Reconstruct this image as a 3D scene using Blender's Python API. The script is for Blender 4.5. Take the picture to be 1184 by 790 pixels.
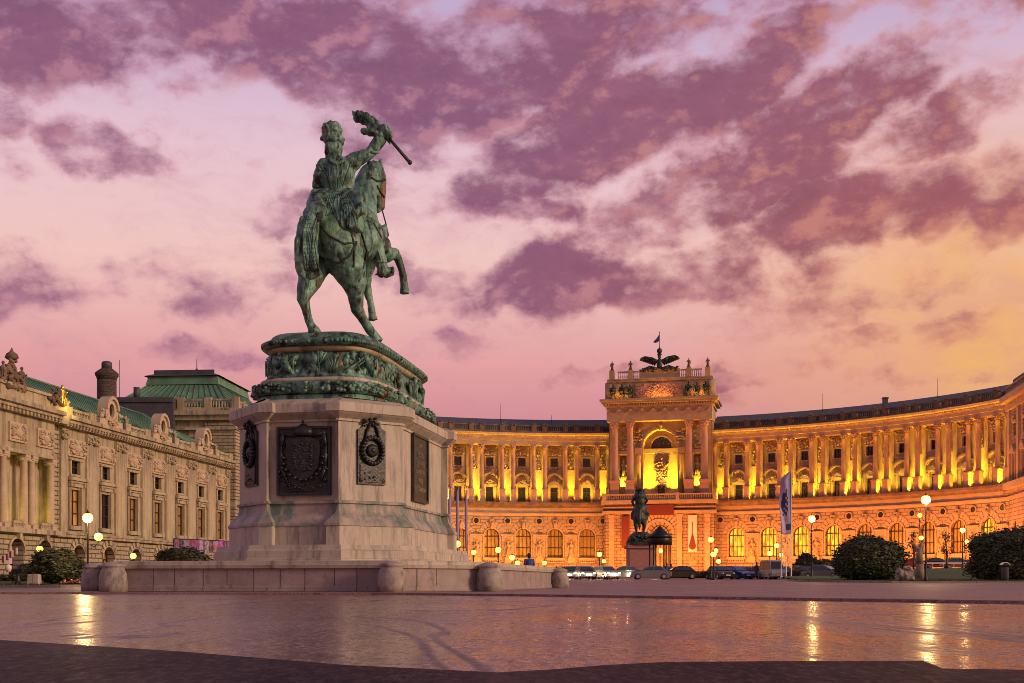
import bpy, bmesh, math, random
from math import sin, cos, tan, pi, radians, sqrt, atan2
from mathutils import Vector, Matrix, geometry, noise as mnoise

# ------------------------------------------------------------------ camera, world, sun, exposure
sc = bpy.context.scene
for o in list(bpy.data.objects): bpy.data.objects.remove(o)
COL = sc.collection
CAMH = .348
cam_d = bpy.data.cameras.new("camera"); cam = bpy.data.objects.new("camera", cam_d); COL.objects.link(cam)
cam.location = (0, 0, CAMH); cam.rotation_euler = (radians(90), 0, 0)
cam_d.sensor_width = 36; cam_d.lens = 36*1400/1184; cam_d.shift_y = 277/1184
cam_d.clip_start = .1; cam_d.clip_end = 6000
sc.camera = cam
sc.render.engine = 'CYCLES'
sc.cycles.use_denoising = True
sc.cycles.max_bounces = 6; sc.cycles.diffuse_bounces = 3; sc.cycles.glossy_bounces = 3
sc.cycles.sample_clamp_indirect = 4
sc.cycles.sample_clamp_direct = 0
sc.cycles.filter_width = .9
sc.view_settings.view_transform = 'Standard'; sc.view_settings.look = 'None'
sc.view_settings.gamma = 1; sc.view_settings.use_curve_mapping = False
sc.view_settings.exposure = 0.0

def at(x, y, Y):
    "pixel of the 1184 x 790 photo at depth Y -> point"
    return Vector(((x-592)/1400*Y, Y, CAMH+(672-y)/1400*Y))

SUN_AZ, SUN_EL = radians(112), radians(17)      # azimuth from +Y towards +X
world = bpy.data.worlds.new("World"); sc.world = world; world.use_nodes = True
wn = world.node_tree; wn.nodes.clear(); WL = wn.links.new
def W(t, **k):
    n = wn.nodes.new(t)
    for a, b in k.items(): setattr(n, a, b)
    return n
def wmath(op, a, b=None, c=None, clamp=False):
    n = W('ShaderNodeMath', operation=op); n.use_clamp = clamp
    for i, v in enumerate((a, b, c)):
        if v is None: continue
        if isinstance(v, (int, float)): n.inputs[i].default_value = v
        else: WL(v, n.inputs[i])
    return n.outputs[0]
def wmix(f, a, b, bt='MIX'):
    n = W('ShaderNodeMix', data_type='RGBA', blend_type=bt); n.clamp_factor = True
    for s, v in ((n.inputs[0], f), (n.inputs[6], a), (n.inputs[7], b)):
        if isinstance(v, (int, float)): s.default_value = v
        elif isinstance(v, tuple): s.default_value = (*v, 1)
        else: WL(v, s)
    return n.outputs[2]
def srgb(r, g, b):
    f = lambda c: (c/12.92 if c <= .04045 else ((c+.055)/1.055)**2.4)
    return (f(r/255), f(g/255), f(b/255))
def wramp(f, stops):
    n = W('ShaderNodeValToRGB'); WL(f, n.inputs[0]); cr = n.color_ramp
    while len(cr.elements) < len(stops): cr.elements.new(.5)
    for e, (p, c) in zip(cr.elements, stops): e.position = p; e.color = (*c, 1)
    return n.outputs[0]
tc = W('ShaderNodeTexCoord'); sp = W('ShaderNodeSeparateXYZ'); WL(tc.outputs['Generated'], sp.inputs[0])
sx, sy, sz = sp.outputs
az = wmath('ARCTAN2', sx, sy)
hl = wmath('SQRT', wmath('ADD', wmath('MULTIPLY', sx, sx), wmath('MULTIPLY', sy, sy)))
U = wmath('MULTIPLY', az, 2.42)
V = wmath('MULTIPLY', wmath('DIVIDE', sz, wmath('MAXIMUM', hl, .05)), 2.15)
uv = W('ShaderNodeCombineXYZ'); WL(U, uv.inputs[0]); WL(V, uv.inputs[1])
def wnoise(vec, scale, detail=6, rough=.6, sc_=(1, 1, 1), rot=0, loc=(0, 0, 0), dist=0):
    m = W('ShaderNodeMapping'); m.inputs['Scale'].default_value = sc_; m.inputs['Rotation'].default_value = (0, 0, rot)
    m.inputs['Location'].default_value = loc
    WL(vec, m.inputs[0]); n = W('ShaderNodeTexNoise'); WL(m.outputs[0], n.inputs['Vector'])
    n.inputs['Scale'].default_value = scale; n.inputs['Detail'].default_value = detail; n.inputs['Roughness'].default_value = rough
    n.inputs['Distortion'].default_value = dist
    return n
# ragged coordinates
wn1 = wnoise(uv.outputs[0], 5.0, 6, .55)
wn1b = wnoise(uv.outputs[0], 5.0, 6, .55, loc=(7.3, 2.1, 4))
off = W('ShaderNodeCombineXYZ')
WL(wmath('MULTIPLY', wmath('SUBTRACT', wn1.outputs[0], .5), .20), off.inputs[0])
WL(wmath('MULTIPLY', wmath('SUBTRACT', wn1b.outputs[0], .5), .16), off.inputs[1])
va = W('ShaderNodeVectorMath', operation='ADD'); WL(uv.outputs[0], va.inputs[0]); WL(off.outputs[0], va.inputs[1])
uvd = va.outputs[0]
BL = [(50,40,150,75,0,1),(215,25,110,60,10,.9),(128,182,75,38,-10,.85),(5,350,110,50,5,.8),(10,150,50,45,0,.6),
      (330,250,60,26,0,.8),(395,55,160,80,-5,1),(560,55,180,80,0,1),(440,135,100,45,0,.8),(680,15,170,45,0,1),
      (715,130,180,55,14,1.1),(850,85,130,48,22,.95),(975,118,130,48,20,1),(580,200,85,48,15,.85),(600,240,75,20,0,.7),
      (645,312,125,48,12,1),(585,335,60,30,0,.7),(800,312,85,50,-8,.9),(845,212,150,48,12,1.05),(975,250,150,50,8,1),
      (1085,150,120,36,16,.75),(1165,240,70,60,0,.7),(1100,25,110,26,0,.45),(490,310,60,26,0,.6),(500,402,80,22,0,.45),
      (700,262,60,18,0,.55),(120,330,90,26,5,.4),(270,335,120,22,4,.45),(230,405,110,20,0,.45),(1010,330,150,34,6,.55),(1100,390,150,26,4,.4),
      (560,-60,700,60,0,.7),(1000,440,200,18,3,.3),(900,370,120,26,4,.5),(1090,300,150,30,12,.55),(1000,400,160,20,6,.5),(200,90,60,25,0,.5),(60,210,60,20,0,.35),(40,440,80,14,0,.3),(430,200,60,20,0,.5),(560,280,50,18,0,.4),(900,190,70,20,10,.6),(760,40,90,25,5,.6),(940,20,90,25,5,.6),(700,440,90,14,0,.5),(880,430,110,14,3,.55),(1120,440,110,16,3,.5),(560,440,70,12,0,.4),(770,270,40,16,0,.6),(300,300,60,16,0,.35),(160,430,60,10,0,.35),(950,310,70,18,8,.6)]
tot = None
for (bx, by, rx, ry, ang, wt) in BL:
    m = W('ShaderNodeMapping', vector_type='TEXTURE')
    m.inputs['Location'].default_value = ((bx-592)/592, (672-by)/672, 0)
    m.inputs['Rotation'].default_value = (0, 0, radians(ang))
    m.inputs['Scale'].default_value = (rx/592*1.42, ry/672*1.42, 1)
    WL(uvd, m.inputs[0]); g = W('ShaderNodeTexGradient', gradient_type='SPHERICAL'); WL(m.outputs[0], g.inputs[0])
    v = wmath('MINIMUM', wmath('MULTIPLY', g.outputs[1], wt*2.0), wt)
    tot = v if tot is None else wmath('MAXIMUM', tot, v)
def cloud_density(vec, veco):
    nA = wnoise(veco, 4.2, 8, .58, (1, 1.55, 1), radians(-16)); nB = wnoise(veco, 13, 6, .6, (1, 1.5, 1), radians(-12), (3, 5, 1))
    d = wmath('ADD', wmath('MULTIPLY', tot, .72), wmath('MULTIPLY', wmath('SUBTRACT', nA.outputs[0], .5), 1.9))
    return wmath('ADD', d, wmath('MULTIPLY', wmath('SUBTRACT', nB.outputs[0], .5), .85))
dens = wmath('ADD', cloud_density(uvd, uv.outputs[0]), .07)
vo = W('ShaderNodeVectorMath', operation='ADD'); WL(uv.outputs[0], vo.inputs[0]); vo.inputs[1].default_value = (.022, -.026, 0)
dens2 = wmath('ADD', cloud_density(uvd, vo.outputs[0]), .07)
mr = W('ShaderNodeMapRange', interpolation_type='SMOOTHSTEP'); WL(dens, mr.inputs[0]); mr.inputs[1].default_value = .16; mr.inputs[2].default_value = .82
D = mr.outputs[0]
# clear sky colour by height, then warm on the right
Vn = wmath('MULTIPLY', V, 1.0, clamp=True)
base = wramp(Vn, [(.0, srgb(204,134,140)), (.25, srgb(206,134,146)), (.38, srgb(228,160,160)), (.55, srgb(242,198,190)), (.75, srgb(232,196,208)), (1.0, srgb(196,172,206))])
Ru = W('ShaderNodeMapRange', interpolation_type='SMOOTHSTEP'); WL(U, Ru.inputs[0]); Ru.inputs[1].default_value = .2; Ru.inputs[2].default_value = 1.0
Rv = W('ShaderNodeMapRange', interpolation_type='SMOOTHSTEP'); WL(V, Rv.inputs[0]); Rv.inputs[1].default_value = .95; Rv.inputs[2].default_value = .45
warm = wmath('MULTIPLY', Ru.outputs[0], Rv.outputs[0])
wv = wnoise(uvd, 3.0, 6, .6, (1, 1.6, 1), loc=(9, 1, 0))
warmn = wmath('MULTIPLY', warm, wmath('ADD', wmath('MULTIPLY', wv.outputs[0], 1.7), -.05), clamp=True)
base = wmix(warmn, base, srgb(240,178,112))
# clouds: lit flank to dark core
core = wramp(D, [(.0, srgb(222,170,182)), (.30, srgb(202,142,158)), (.62, srgb(174,118,140)), (1.0, srgb(138,92,120))])
corew = wramp(D, [(.0, srgb(240,182,146)), (.4, srgb(212,142,124)), (1.0, srgb(162,96,98))])
wside = W('ShaderNodeMapRange'); WL(U, wside.inputs[0]); wside.inputs[1].default_value = -.15; wside.inputs[2].default_value = .75
cc = wmix(wmath('MULTIPLY', wside.outputs[0], wmath('ADD', wmath('MULTIPLY', Rv.outputs[0], .65), .45), clamp=True), core, corew)
fine = wnoise(uv.outputs[0], 22, 8, .75, (1, 1.5, 1), radians(-14))
cc = wmix(.35, cc, wmix(fine.outputs[0], (.25, .2, .3), (.9, .75, .8)), 'SOFT_LIGHT')
rel = wmath('SUBTRACT', dens, dens2)
lit_ = W('ShaderNodeMapRange', interpolation_type='SMOOTHSTEP'); WL(rel, lit_.inputs[0]); lit_.inputs[1].default_value = .0; lit_.inputs[2].default_value = .34; lit_.inputs[4].default_value = .42
shd_ = W('ShaderNodeMapRange', interpolation_type='SMOOTHSTEP'); WL(rel, shd_.inputs[0]); shd_.inputs[1].default_value = .0; shd_.inputs[2].default_value = -.34; shd_.inputs[4].default_value = .45
litc = wmix(wside.outputs[0], srgb(226,160,170), srgb(238,160,128))
cc = wmix(lit_.outputs[0], cc, litc); cc = wmix(shd_.outputs[0], cc, wmix(wside.outputs[0], srgb(122,80,112), srgb(140,84,96)))
lowfade = W('ShaderNodeMapRange'); WL(V, lowfade.inputs[0]); lowfade.inputs[1].default_value = .18; lowfade.inputs[2].default_value = .5
lowfade.inputs[3].default_value = 1.0; lowfade.inputs[4].default_value = 1.0
cloud = wmix(wmath('MULTIPLY', D, lowfade.outputs[0]), base, cc)
# wisps
wis = wnoise(uvd, 4, 8, .7, (1, 3.2, 1), radians(-8), (2, 8, 3))
wf = W('ShaderNodeMapRange', interpolation_type='SMOOTHSTEP'); WL(wis.outputs[0], wf.inputs[0]); wf.inputs[1].default_value = .46; wf.inputs[2].default_value = .72; wf.inputs[4].default_value = .42
cloud = wmix(wf.outputs[0], cloud, wmix(.5, cc, srgb(190,124,144)))
sky = W('ShaderNodeTexSky', sky_type='NISHITA'); sky.sun_disc = False
sky.sun_elevation = SUN_EL; sky.sun_rotation = SUN_AZ; sky.air_density = 1.5; sky.dust_density = 3
# the sky darkens towards the zenith and away from the sunset side
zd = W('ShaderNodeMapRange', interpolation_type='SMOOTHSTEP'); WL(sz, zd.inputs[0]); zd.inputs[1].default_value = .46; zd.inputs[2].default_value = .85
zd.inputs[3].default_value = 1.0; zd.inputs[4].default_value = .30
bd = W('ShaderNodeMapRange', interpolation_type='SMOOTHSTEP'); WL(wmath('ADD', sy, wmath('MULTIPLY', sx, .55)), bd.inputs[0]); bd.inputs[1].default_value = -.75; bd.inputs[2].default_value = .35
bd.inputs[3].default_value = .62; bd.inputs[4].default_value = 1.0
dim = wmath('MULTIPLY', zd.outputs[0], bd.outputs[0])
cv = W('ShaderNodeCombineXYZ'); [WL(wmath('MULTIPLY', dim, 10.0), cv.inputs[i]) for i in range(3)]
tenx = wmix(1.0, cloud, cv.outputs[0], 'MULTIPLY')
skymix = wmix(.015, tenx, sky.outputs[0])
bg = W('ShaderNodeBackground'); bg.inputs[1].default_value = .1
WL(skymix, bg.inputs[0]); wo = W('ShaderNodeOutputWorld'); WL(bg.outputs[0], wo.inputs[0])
world.cycles.sampling_method = 'MANUAL'; world.cycles.sample_map_resolution = 512

sd = bpy.data.lights.new("sun", 'SUN'); sd.energy = 2.2; sd.angle = radians(12); sd.color = (1.0, .66, .40)
sun = bpy.data.objects.new("sun", sd); COL.objects.link(sun)
sdir = Vector((sin(SUN_AZ)*cos(SUN_EL), cos(SUN_AZ)*cos(SUN_EL), sin(SUN_EL)))
sun.rotation_euler = sdir.to_track_quat('Z', 'Y').to_euler()

# ------------------------------------------------------------------ materials
def mat(name, col, rough=.7, metal=0, col2=None, nscale=3, bump=0, bscale=20, emit=None, estr=0, spec=.5, brick=None, stain=None, mask=(.35, .65), trans=0):
    m = bpy.data.materials.new(name); m.use_nodes = True; nt = m.node_tree; L = nt.links.new
    p = nt.nodes['Principled BSDF']
    p.inputs['Base Color'].default_value = (*col, 1); p.inputs['Roughness'].default_value = rough; p.inputs['Metallic'].default_value = metal
    p.inputs['Specular IOR Level'].default_value = spec
    if trans: p.inputs['Transmission Weight'].default_value = trans
    if emit: p.inputs['Emission Color'].default_value = (*emit, 1); p.inputs['Emission Strength'].default_value = estr
    tcn = nt.nodes.new('ShaderNodeTexCoord')
    colout = None
    if col2:
        n = nt.nodes.new('ShaderNodeTexNoise'); n.inputs['Scale'].default_value = nscale; n.inputs['Detail'].default_value = 8; n.inputs['Roughness'].default_value = .65
        L(tcn.outputs['Object'], n.inputs['Vector'])
        r = nt.nodes.new('ShaderNodeValToRGB'); r.color_ramp.elements[0].position = mask[0]; r.color_ramp.elements[1].position = mask[1]
        r.color_ramp.elements[0].color = (*col, 1); r.color_ramp.elements[1].color = (*col2, 1)
        L(n.outputs[0], r.inputs[0]); colout = r.outputs[0]
    if stain:
        n = nt.nodes.new('ShaderNodeTexNoise'); mp = nt.nodes.new('ShaderNodeMapping'); mp.inputs['Scale'].default_value = stain[2]
        L(tcn.outputs['Object'], mp.inputs[0]); L(mp.outputs[0], n.inputs['Vector'])
        n.inputs['Scale'].default_value = stain[1]; n.inputs['Detail'].default_value = 6; n.inputs['Roughness'].default_value = .7
        r = nt.nodes.new('ShaderNodeMapRange'); L(n.outputs[0], r.inputs[0]); r.inputs[1].default_value = stain[3]; r.inputs[2].default_value = stain[4]
        mx = nt.nodes.new('ShaderNodeMix'); mx.data_type = 'RGBA'; L(r.outputs[0], mx.inputs[0])
        if colout: L(colout, mx.inputs[6])
        else: mx.inputs[6].default_value = (*col, 1)
        mx.inputs[7].default_value = (*stain[0], 1); colout = mx.outputs[2]
    hgt = None
    if brick:
        b = nt.nodes.new('ShaderNodeTexBrick'); mp = nt.nodes.new('ShaderNodeMapping')
        if brick[3] == 'xz': mp.inputs['Rotation'].default_value = (radians(90), 0, 0)
        if brick[3] == 'yz':
            mp.inputs['Rotation'].default_value = (radians(90), 0, radians(90))
        L(tcn.outputs['Object'], mp.inputs[0]); L(mp.outputs[0], b.inputs['Vector'])
        b.inputs['Scale'].default_value = 1; b.inputs['Brick Width'].default_value = brick[0]; b.inputs['Row Height'].default_value = brick[1]
        b.inputs['Mortar Size'].default_value = brick[2]; b.inputs['Mortar Smooth'].default_value = .2
        b.inputs['Color1'].default_value = (1, 1, 1, 1); b.inputs['Color2'].default_value = (.86, .86, .86, 1); b.inputs['Mortar'].default_value = (brick[4],)*3+(1,)
        mx = nt.nodes.new('ShaderNodeMix'); mx.data_type = 'RGBA'; mx.blend_type = 'MULTIPLY'; mx.inputs[0].default_value = 1
        if colout: L(colout, mx.inputs[6])
        else: mx.inputs[6].default_value = (*col, 1)
        L(b.outputs[0], mx.inputs[7]); colout = mx.outputs[2]
        inv = nt.nodes.new('ShaderNodeMath'); inv.operation = 'SUBTRACT'; inv.inputs[0].default_value = 1; L(b.outputs[1], inv.inputs[1]); hgt = inv.outputs[0]
    if colout: L(colout, p.inputs['Base Color'])
    nrm = None
    if hgt:
        bp = nt.nodes.new('ShaderNodeBump'); bp.inputs['Strength'].default_value = .8; bp.inputs['Distance'].default_value = .06; L(hgt, bp.inputs['Height']); nrm = bp.outputs[0]
    if bump:
        n2 = nt.nodes.new('ShaderNodeTexNoise'); n2.inputs['Scale'].default_value = bscale; n2.inputs['Detail'].default_value = 6; L(tcn.outputs['Object'], n2.inputs['Vector'])
        bp = nt.nodes.new('ShaderNodeBump'); bp.inputs['Strength'].default_value = bump; bp.inputs['Distance'].default_value = .03; L(n2.outputs[0], bp.inputs['Height'])
        if nrm: L(nrm, bp.inputs['Normal'])
        nrm = bp.outputs[0]
    if nrm: L(nrm, p.inputs['Normal'])
    return m
M = {}
M['pstone'] = mat('palace_stone', (.38,.27,.17), .8, col2=(.50,.37,.24), nscale=.8, bump=.3, bscale=3)
M['prust'] = mat('palace_rusticated_stone', (.36,.25,.16), .85, col2=(.48,.35,.22), nscale=.6, brick=(1.5,.62,.05,'xz',.35), bump=.3, bscale=4)
M['pcol'] = mat('palace_column_stone', (.40,.23,.17), .7, col2=(.48,.29,.22), nscale=.7)
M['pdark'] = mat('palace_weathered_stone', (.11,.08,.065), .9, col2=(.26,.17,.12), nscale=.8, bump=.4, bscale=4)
M['lstone'] = mat('limestone', (.36,.30,.20), .85, col2=(.52,.45,.31), nscale=.5, bump=.5, bscale=3, stain=((.13,.10,.08),.9,(1.6,1.6,.16),.47,.68))
M['lrust'] = mat('rusticated_limestone', (.35,.29,.19), .85, col2=(.48,.41,.28), nscale=.5, brick=(1.3,.42,.05,'xz',.2), bump=.3, bscale=4)
M['lrusty'] = mat('rusticated_limestone_side', (.46,.35,.26), .85, col2=(.58,.47,.36), nscale=.5, brick=(1.3,.42,.03,'yz',.45), bump=.3, bscale=4)
M['lpanel'] = mat('pale_carved_limestone', (.46,.36,.26), .8, col2=(.56,.45,.33), nscale=2)
M['copper'] = mat('green_copper_roof', (.08,.21,.15), .65, col2=(.16,.32,.22), nscale=.35, bump=.3, bscale=2, stain=((.09,.12,.09),.8,(1,1,.15),.5,.75))
M['sootbrick'] = mat('sooty_brick', (.07,.05,.05), .9, col2=(.13,.09,.08), nscale=1.5, brick=(.5,.3,.03,'xz',.5))
M['slate'] = mat('dark_slate_roof', (.045,.05,.07), .6, col2=(.08,.08,.10), nscale=1)
M['glass'] = mat('dark_window_glass', (.02,.018,.02), .08, spec=.8)
M['glassred'] = mat('curtained_window_glass', (.12,.03,.02), .2, col2=(.25,.08,.04), nscale=1.5, emit=(.5,.10,.03), estr=.10)
def litmat(name, c, s, vs=(3,1,.6)):
    m = mat(name, (.3,.2,.05), .3); nt = m.node_tree; p = nt.nodes['Principled BSDF']
    t = nt.nodes.new('ShaderNodeTexCoord'); n = nt.nodes.new('ShaderNodeTexNoise'); mp = nt.nodes.new('ShaderNodeMapping'); mp.inputs['Scale'].default_value = vs
    nt.links.new(t.outputs['Object'], mp.inputs[0]); nt.links.new(mp.outputs[0], n.inputs['Vector']); n.inputs['Scale'].default_value = .75; n.inputs['Detail'].default_value = 5
    r = nt.nodes.new('ShaderNodeValToRGB'); r.color_ramp.elements[0].position = .40; r.color_ramp.elements[1].position = .58
    r.color_ramp.elements[0].color = (c[0]*.34, c[1]*.16, c[2]*.2, 1); r.color_ramp.elements[1].color = (*c, 1)
    nt.links.new(n.outputs[0], r.inputs[0]); nt.links.new(r.outputs[0], p.inputs['Emission Color']); p.inputs['Emission Strength'].default_value = s
    return m
M['lit'] = litmat('lit_window', (1.0,.70,.04), 1.15)
M['litdim'] = litmat('dim_lit_window', (1.0,.34,.05), .34)
M['litdark'] = litmat('faintly_lit_window', (.5,.12,.03), .10)
M['frame'] = mat('dark_window_frame', (.035,.022,.015), .5)
M['granite'] = mat('monument_granite', (.43,.385,.33), .62, col2=(.55,.49,.42), nscale=1.2, bump=.3, bscale=30, stain=((.17,.15,.15),1.1,(2.2,2.2,.3),.50,.70))
M['granitestain'] = mat('copper_stained_granite', (.38,.31,.29), .62, col2=(.48,.40,.37), nscale=1.2, bump=.25, bscale=30, stain=((.12,.18,.17),1.6,(1,1,.35),.42,.62))
M['granitewall'] = mat('wall_granite', (.29,.23,.23), .7, col2=(.40,.32,.32), nscale=1.5, bump=.4, bscale=25, stain=((.12,.09,.10),3.5,(1,1,1),.55,.75), brick=(1.72,2.0,.018,'xz',.35))
M['guardstone'] = mat('worn_granite', (.30,.255,.24), .75, col2=(.44,.38,.35), nscale=2.5, bump=.7, bscale=18, stain=((.10,.085,.085),2.2,(1,1,.6),.47,.68))
def bronze(name, g=(.065,.16,.13), g2=(.22,.43,.35), dk=(.02,.026,.023), rust=(.24,.085,.025)):
    m = bpy.data.materials.new(name); m.use_nodes = True; nt = m.node_tree; L = nt.links.new; p = nt.nodes['Principled BSDF']
    t = nt.nodes.new('ShaderNodeTexCoord')
    def nz(s, scl=(1,1,1), loc=(0,0,0), det=8):
        mp = nt.nodes.new('ShaderNodeMapping'); mp.inputs['Scale'].default_value = scl; mp.inputs['Location'].default_value = loc
        L(t.outputs['Object'], mp.inputs[0]); n = nt.nodes.new('ShaderNodeTexNoise'); n.inputs['Scale'].default_value = s; n.inputs['Detail'].default_value = det; n.inputs['Roughness'].default_value = .7
        L(mp.outputs[0], n.inputs['Vector']); return n.outputs[0]
    def mr_(f, a, b):
        r = nt.nodes.new('ShaderNodeMapRange'); L(f, r.inputs[0]); r.inputs[1].default_value = a; r.inputs[2].default_value = b; return r.outputs[0]
    def mx(f, a, b):
        n = nt.nodes.new('ShaderNodeMix'); n.data_type = 'RGBA'
        if isinstance(f, float): n.inputs[0].default_value = f
        else: L(f, n.inputs[0])
        for s, v in ((n.inputs[6], a), (n.inputs[7], b)):
            if isinstance(v, tuple): s.default_value = (*v, 1)
            else: L(v, s)
        return n.outputs[2]
    c = mx(mr_(nz(2.2), .4, .6), g, g2)
    c = mx(mr_(nz(2.2, (1.6,1.6,.45), (4,2,1)), .49, .60), c, dk)
    c = mx(mr_(nz(1.1, (1,1,.8), (8,3,5)), .57, .67), c, rust)
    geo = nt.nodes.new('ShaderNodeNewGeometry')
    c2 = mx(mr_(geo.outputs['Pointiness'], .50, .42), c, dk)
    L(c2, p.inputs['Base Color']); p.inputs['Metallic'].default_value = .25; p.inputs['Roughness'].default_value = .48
    b = nt.nodes.new('ShaderNodeBump'); b.inputs['Strength'].default_value = .8; b.inputs['Distance'].default_value = .045; L(nz(9, (1.3,1.3,.6)), b.inputs['Height']); L(b.outputs[0], p.inputs['Normal'])
    return m
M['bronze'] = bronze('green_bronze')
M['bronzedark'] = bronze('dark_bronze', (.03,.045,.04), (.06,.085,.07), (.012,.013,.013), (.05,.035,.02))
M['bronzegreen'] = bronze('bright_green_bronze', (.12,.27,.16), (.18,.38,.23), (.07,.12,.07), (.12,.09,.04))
M['bronzeblack'] = mat('black_bronze', (.022,.024,.028), .42, .4, col2=(.05,.055,.06), nscale=6, bump=.6, bscale=12)
M['gold'] = mat('gilding', (.9,.55,.08), .3, .9, emit=(1,.6,.05), estr=0)
M['black'] = mat('black_iron', (.015,.015,.017), .45, .3)
M['rubber'] = mat('tyre_rubber', (.02,.02,.02), .8)
M['chrome'] = mat('hub_metal', (.5,.5,.52), .3, .9)
M['strip'] = mat('lit_strip_lamp', (1,.8,.4), .4, emit=(1.0,.62,.14), estr=5)
M['lamp'] = mat('lit_lamp_globe', (1,.8,.4), .4, emit=(1.0,.56,.07), estr=4)
M['lampw'] = mat('lit_lamp_globe_pale', (1,.85,.5), .4, emit=(1.0,.62,.09), estr=4.5)
M['headl'] = mat('lit_headlight', (1,.9,.7), .3, emit=(1.0,.72,.22), estr=12)
M['taill'] = mat('tail_light', (.5,.02,.02), .3, emit=(1,.05,.02), estr=1.5)
M['grass'] = mat('lawn_grass', (.035,.07,.02), .9, col2=(.06,.10,.03), nscale=3, bump=1, bscale=40)
M['leaf'] = mat('shrub_leaf', (.016,.026,.010), .6, col2=(.06,.065,.028), nscale=5, mask=(.4,.62))
M['leafcore'] = mat('shrub_twigs', (.02,.026,.012), .9)
M['bark'] = mat('pale_bark', (.36,.27,.2), .85, col2=(.24,.18,.13), nscale=4, bump=.6, bscale=10)
M['redcloth'] = mat('red_banner_cloth', (.15,.03,.02), .7, col2=(.16,.02,.015), nscale=2)
M['whitecloth'] = mat('pale_banner_cloth', (.75,.62,.58), .7)
M['purplecloth'] = mat('lilac_banner_cloth', (.46,.36,.62), .7, col2=(.34,.25,.52), nscale=1)
M['bluecloth'] = mat('indigo_print', (.035,.035,.10), .7)
M['bluecoat'] = mat('blue_coat', (.04,.07,.25), .8)
M['darkcoat'] = mat('dark_coat', (.04,.035,.05), .8)
M['redcoat'] = mat('red_coat', (.35,.04,.05), .8)
M['skin'] = mat('skin', (.5,.3,.22), .6)
M['hair'] = mat('dark_hair', (.03,.02,.015), .7)
M['polewhite'] = mat('white_flagpole_paint', (.7,.66,.66), .4)
M['polepurple'] = mat('furled_lilac_cloth', (.36,.27,.46), .7)
def paint(n, c): return mat(n, c, .25, .3, spec=.6)
M['bluepaint'] = paint('blue_car_paint', (.03,.06,.30)); M['blackpaint'] = paint('black_car_paint', (.02,.02,.025)); M['whitepaint'] = paint('white_car_paint', (.35,.34,.38))
M['silverpaint'] = paint('silver_car_paint', (.16,.17,.22)); M['redpaint'] = paint('red_car_paint', (.4,.03,.03)); M['greypaint'] = paint('grey_car_paint', (.12,.13,.15))
M['carglass'] = mat('car_glass', (.03,.035,.045), .1, spec=.8)
M['rock'] = mat('weathered_rock', (.30,.26,.27), .9, col2=(.12,.10,.11), nscale=4, bump=1, bscale=8)

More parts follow.
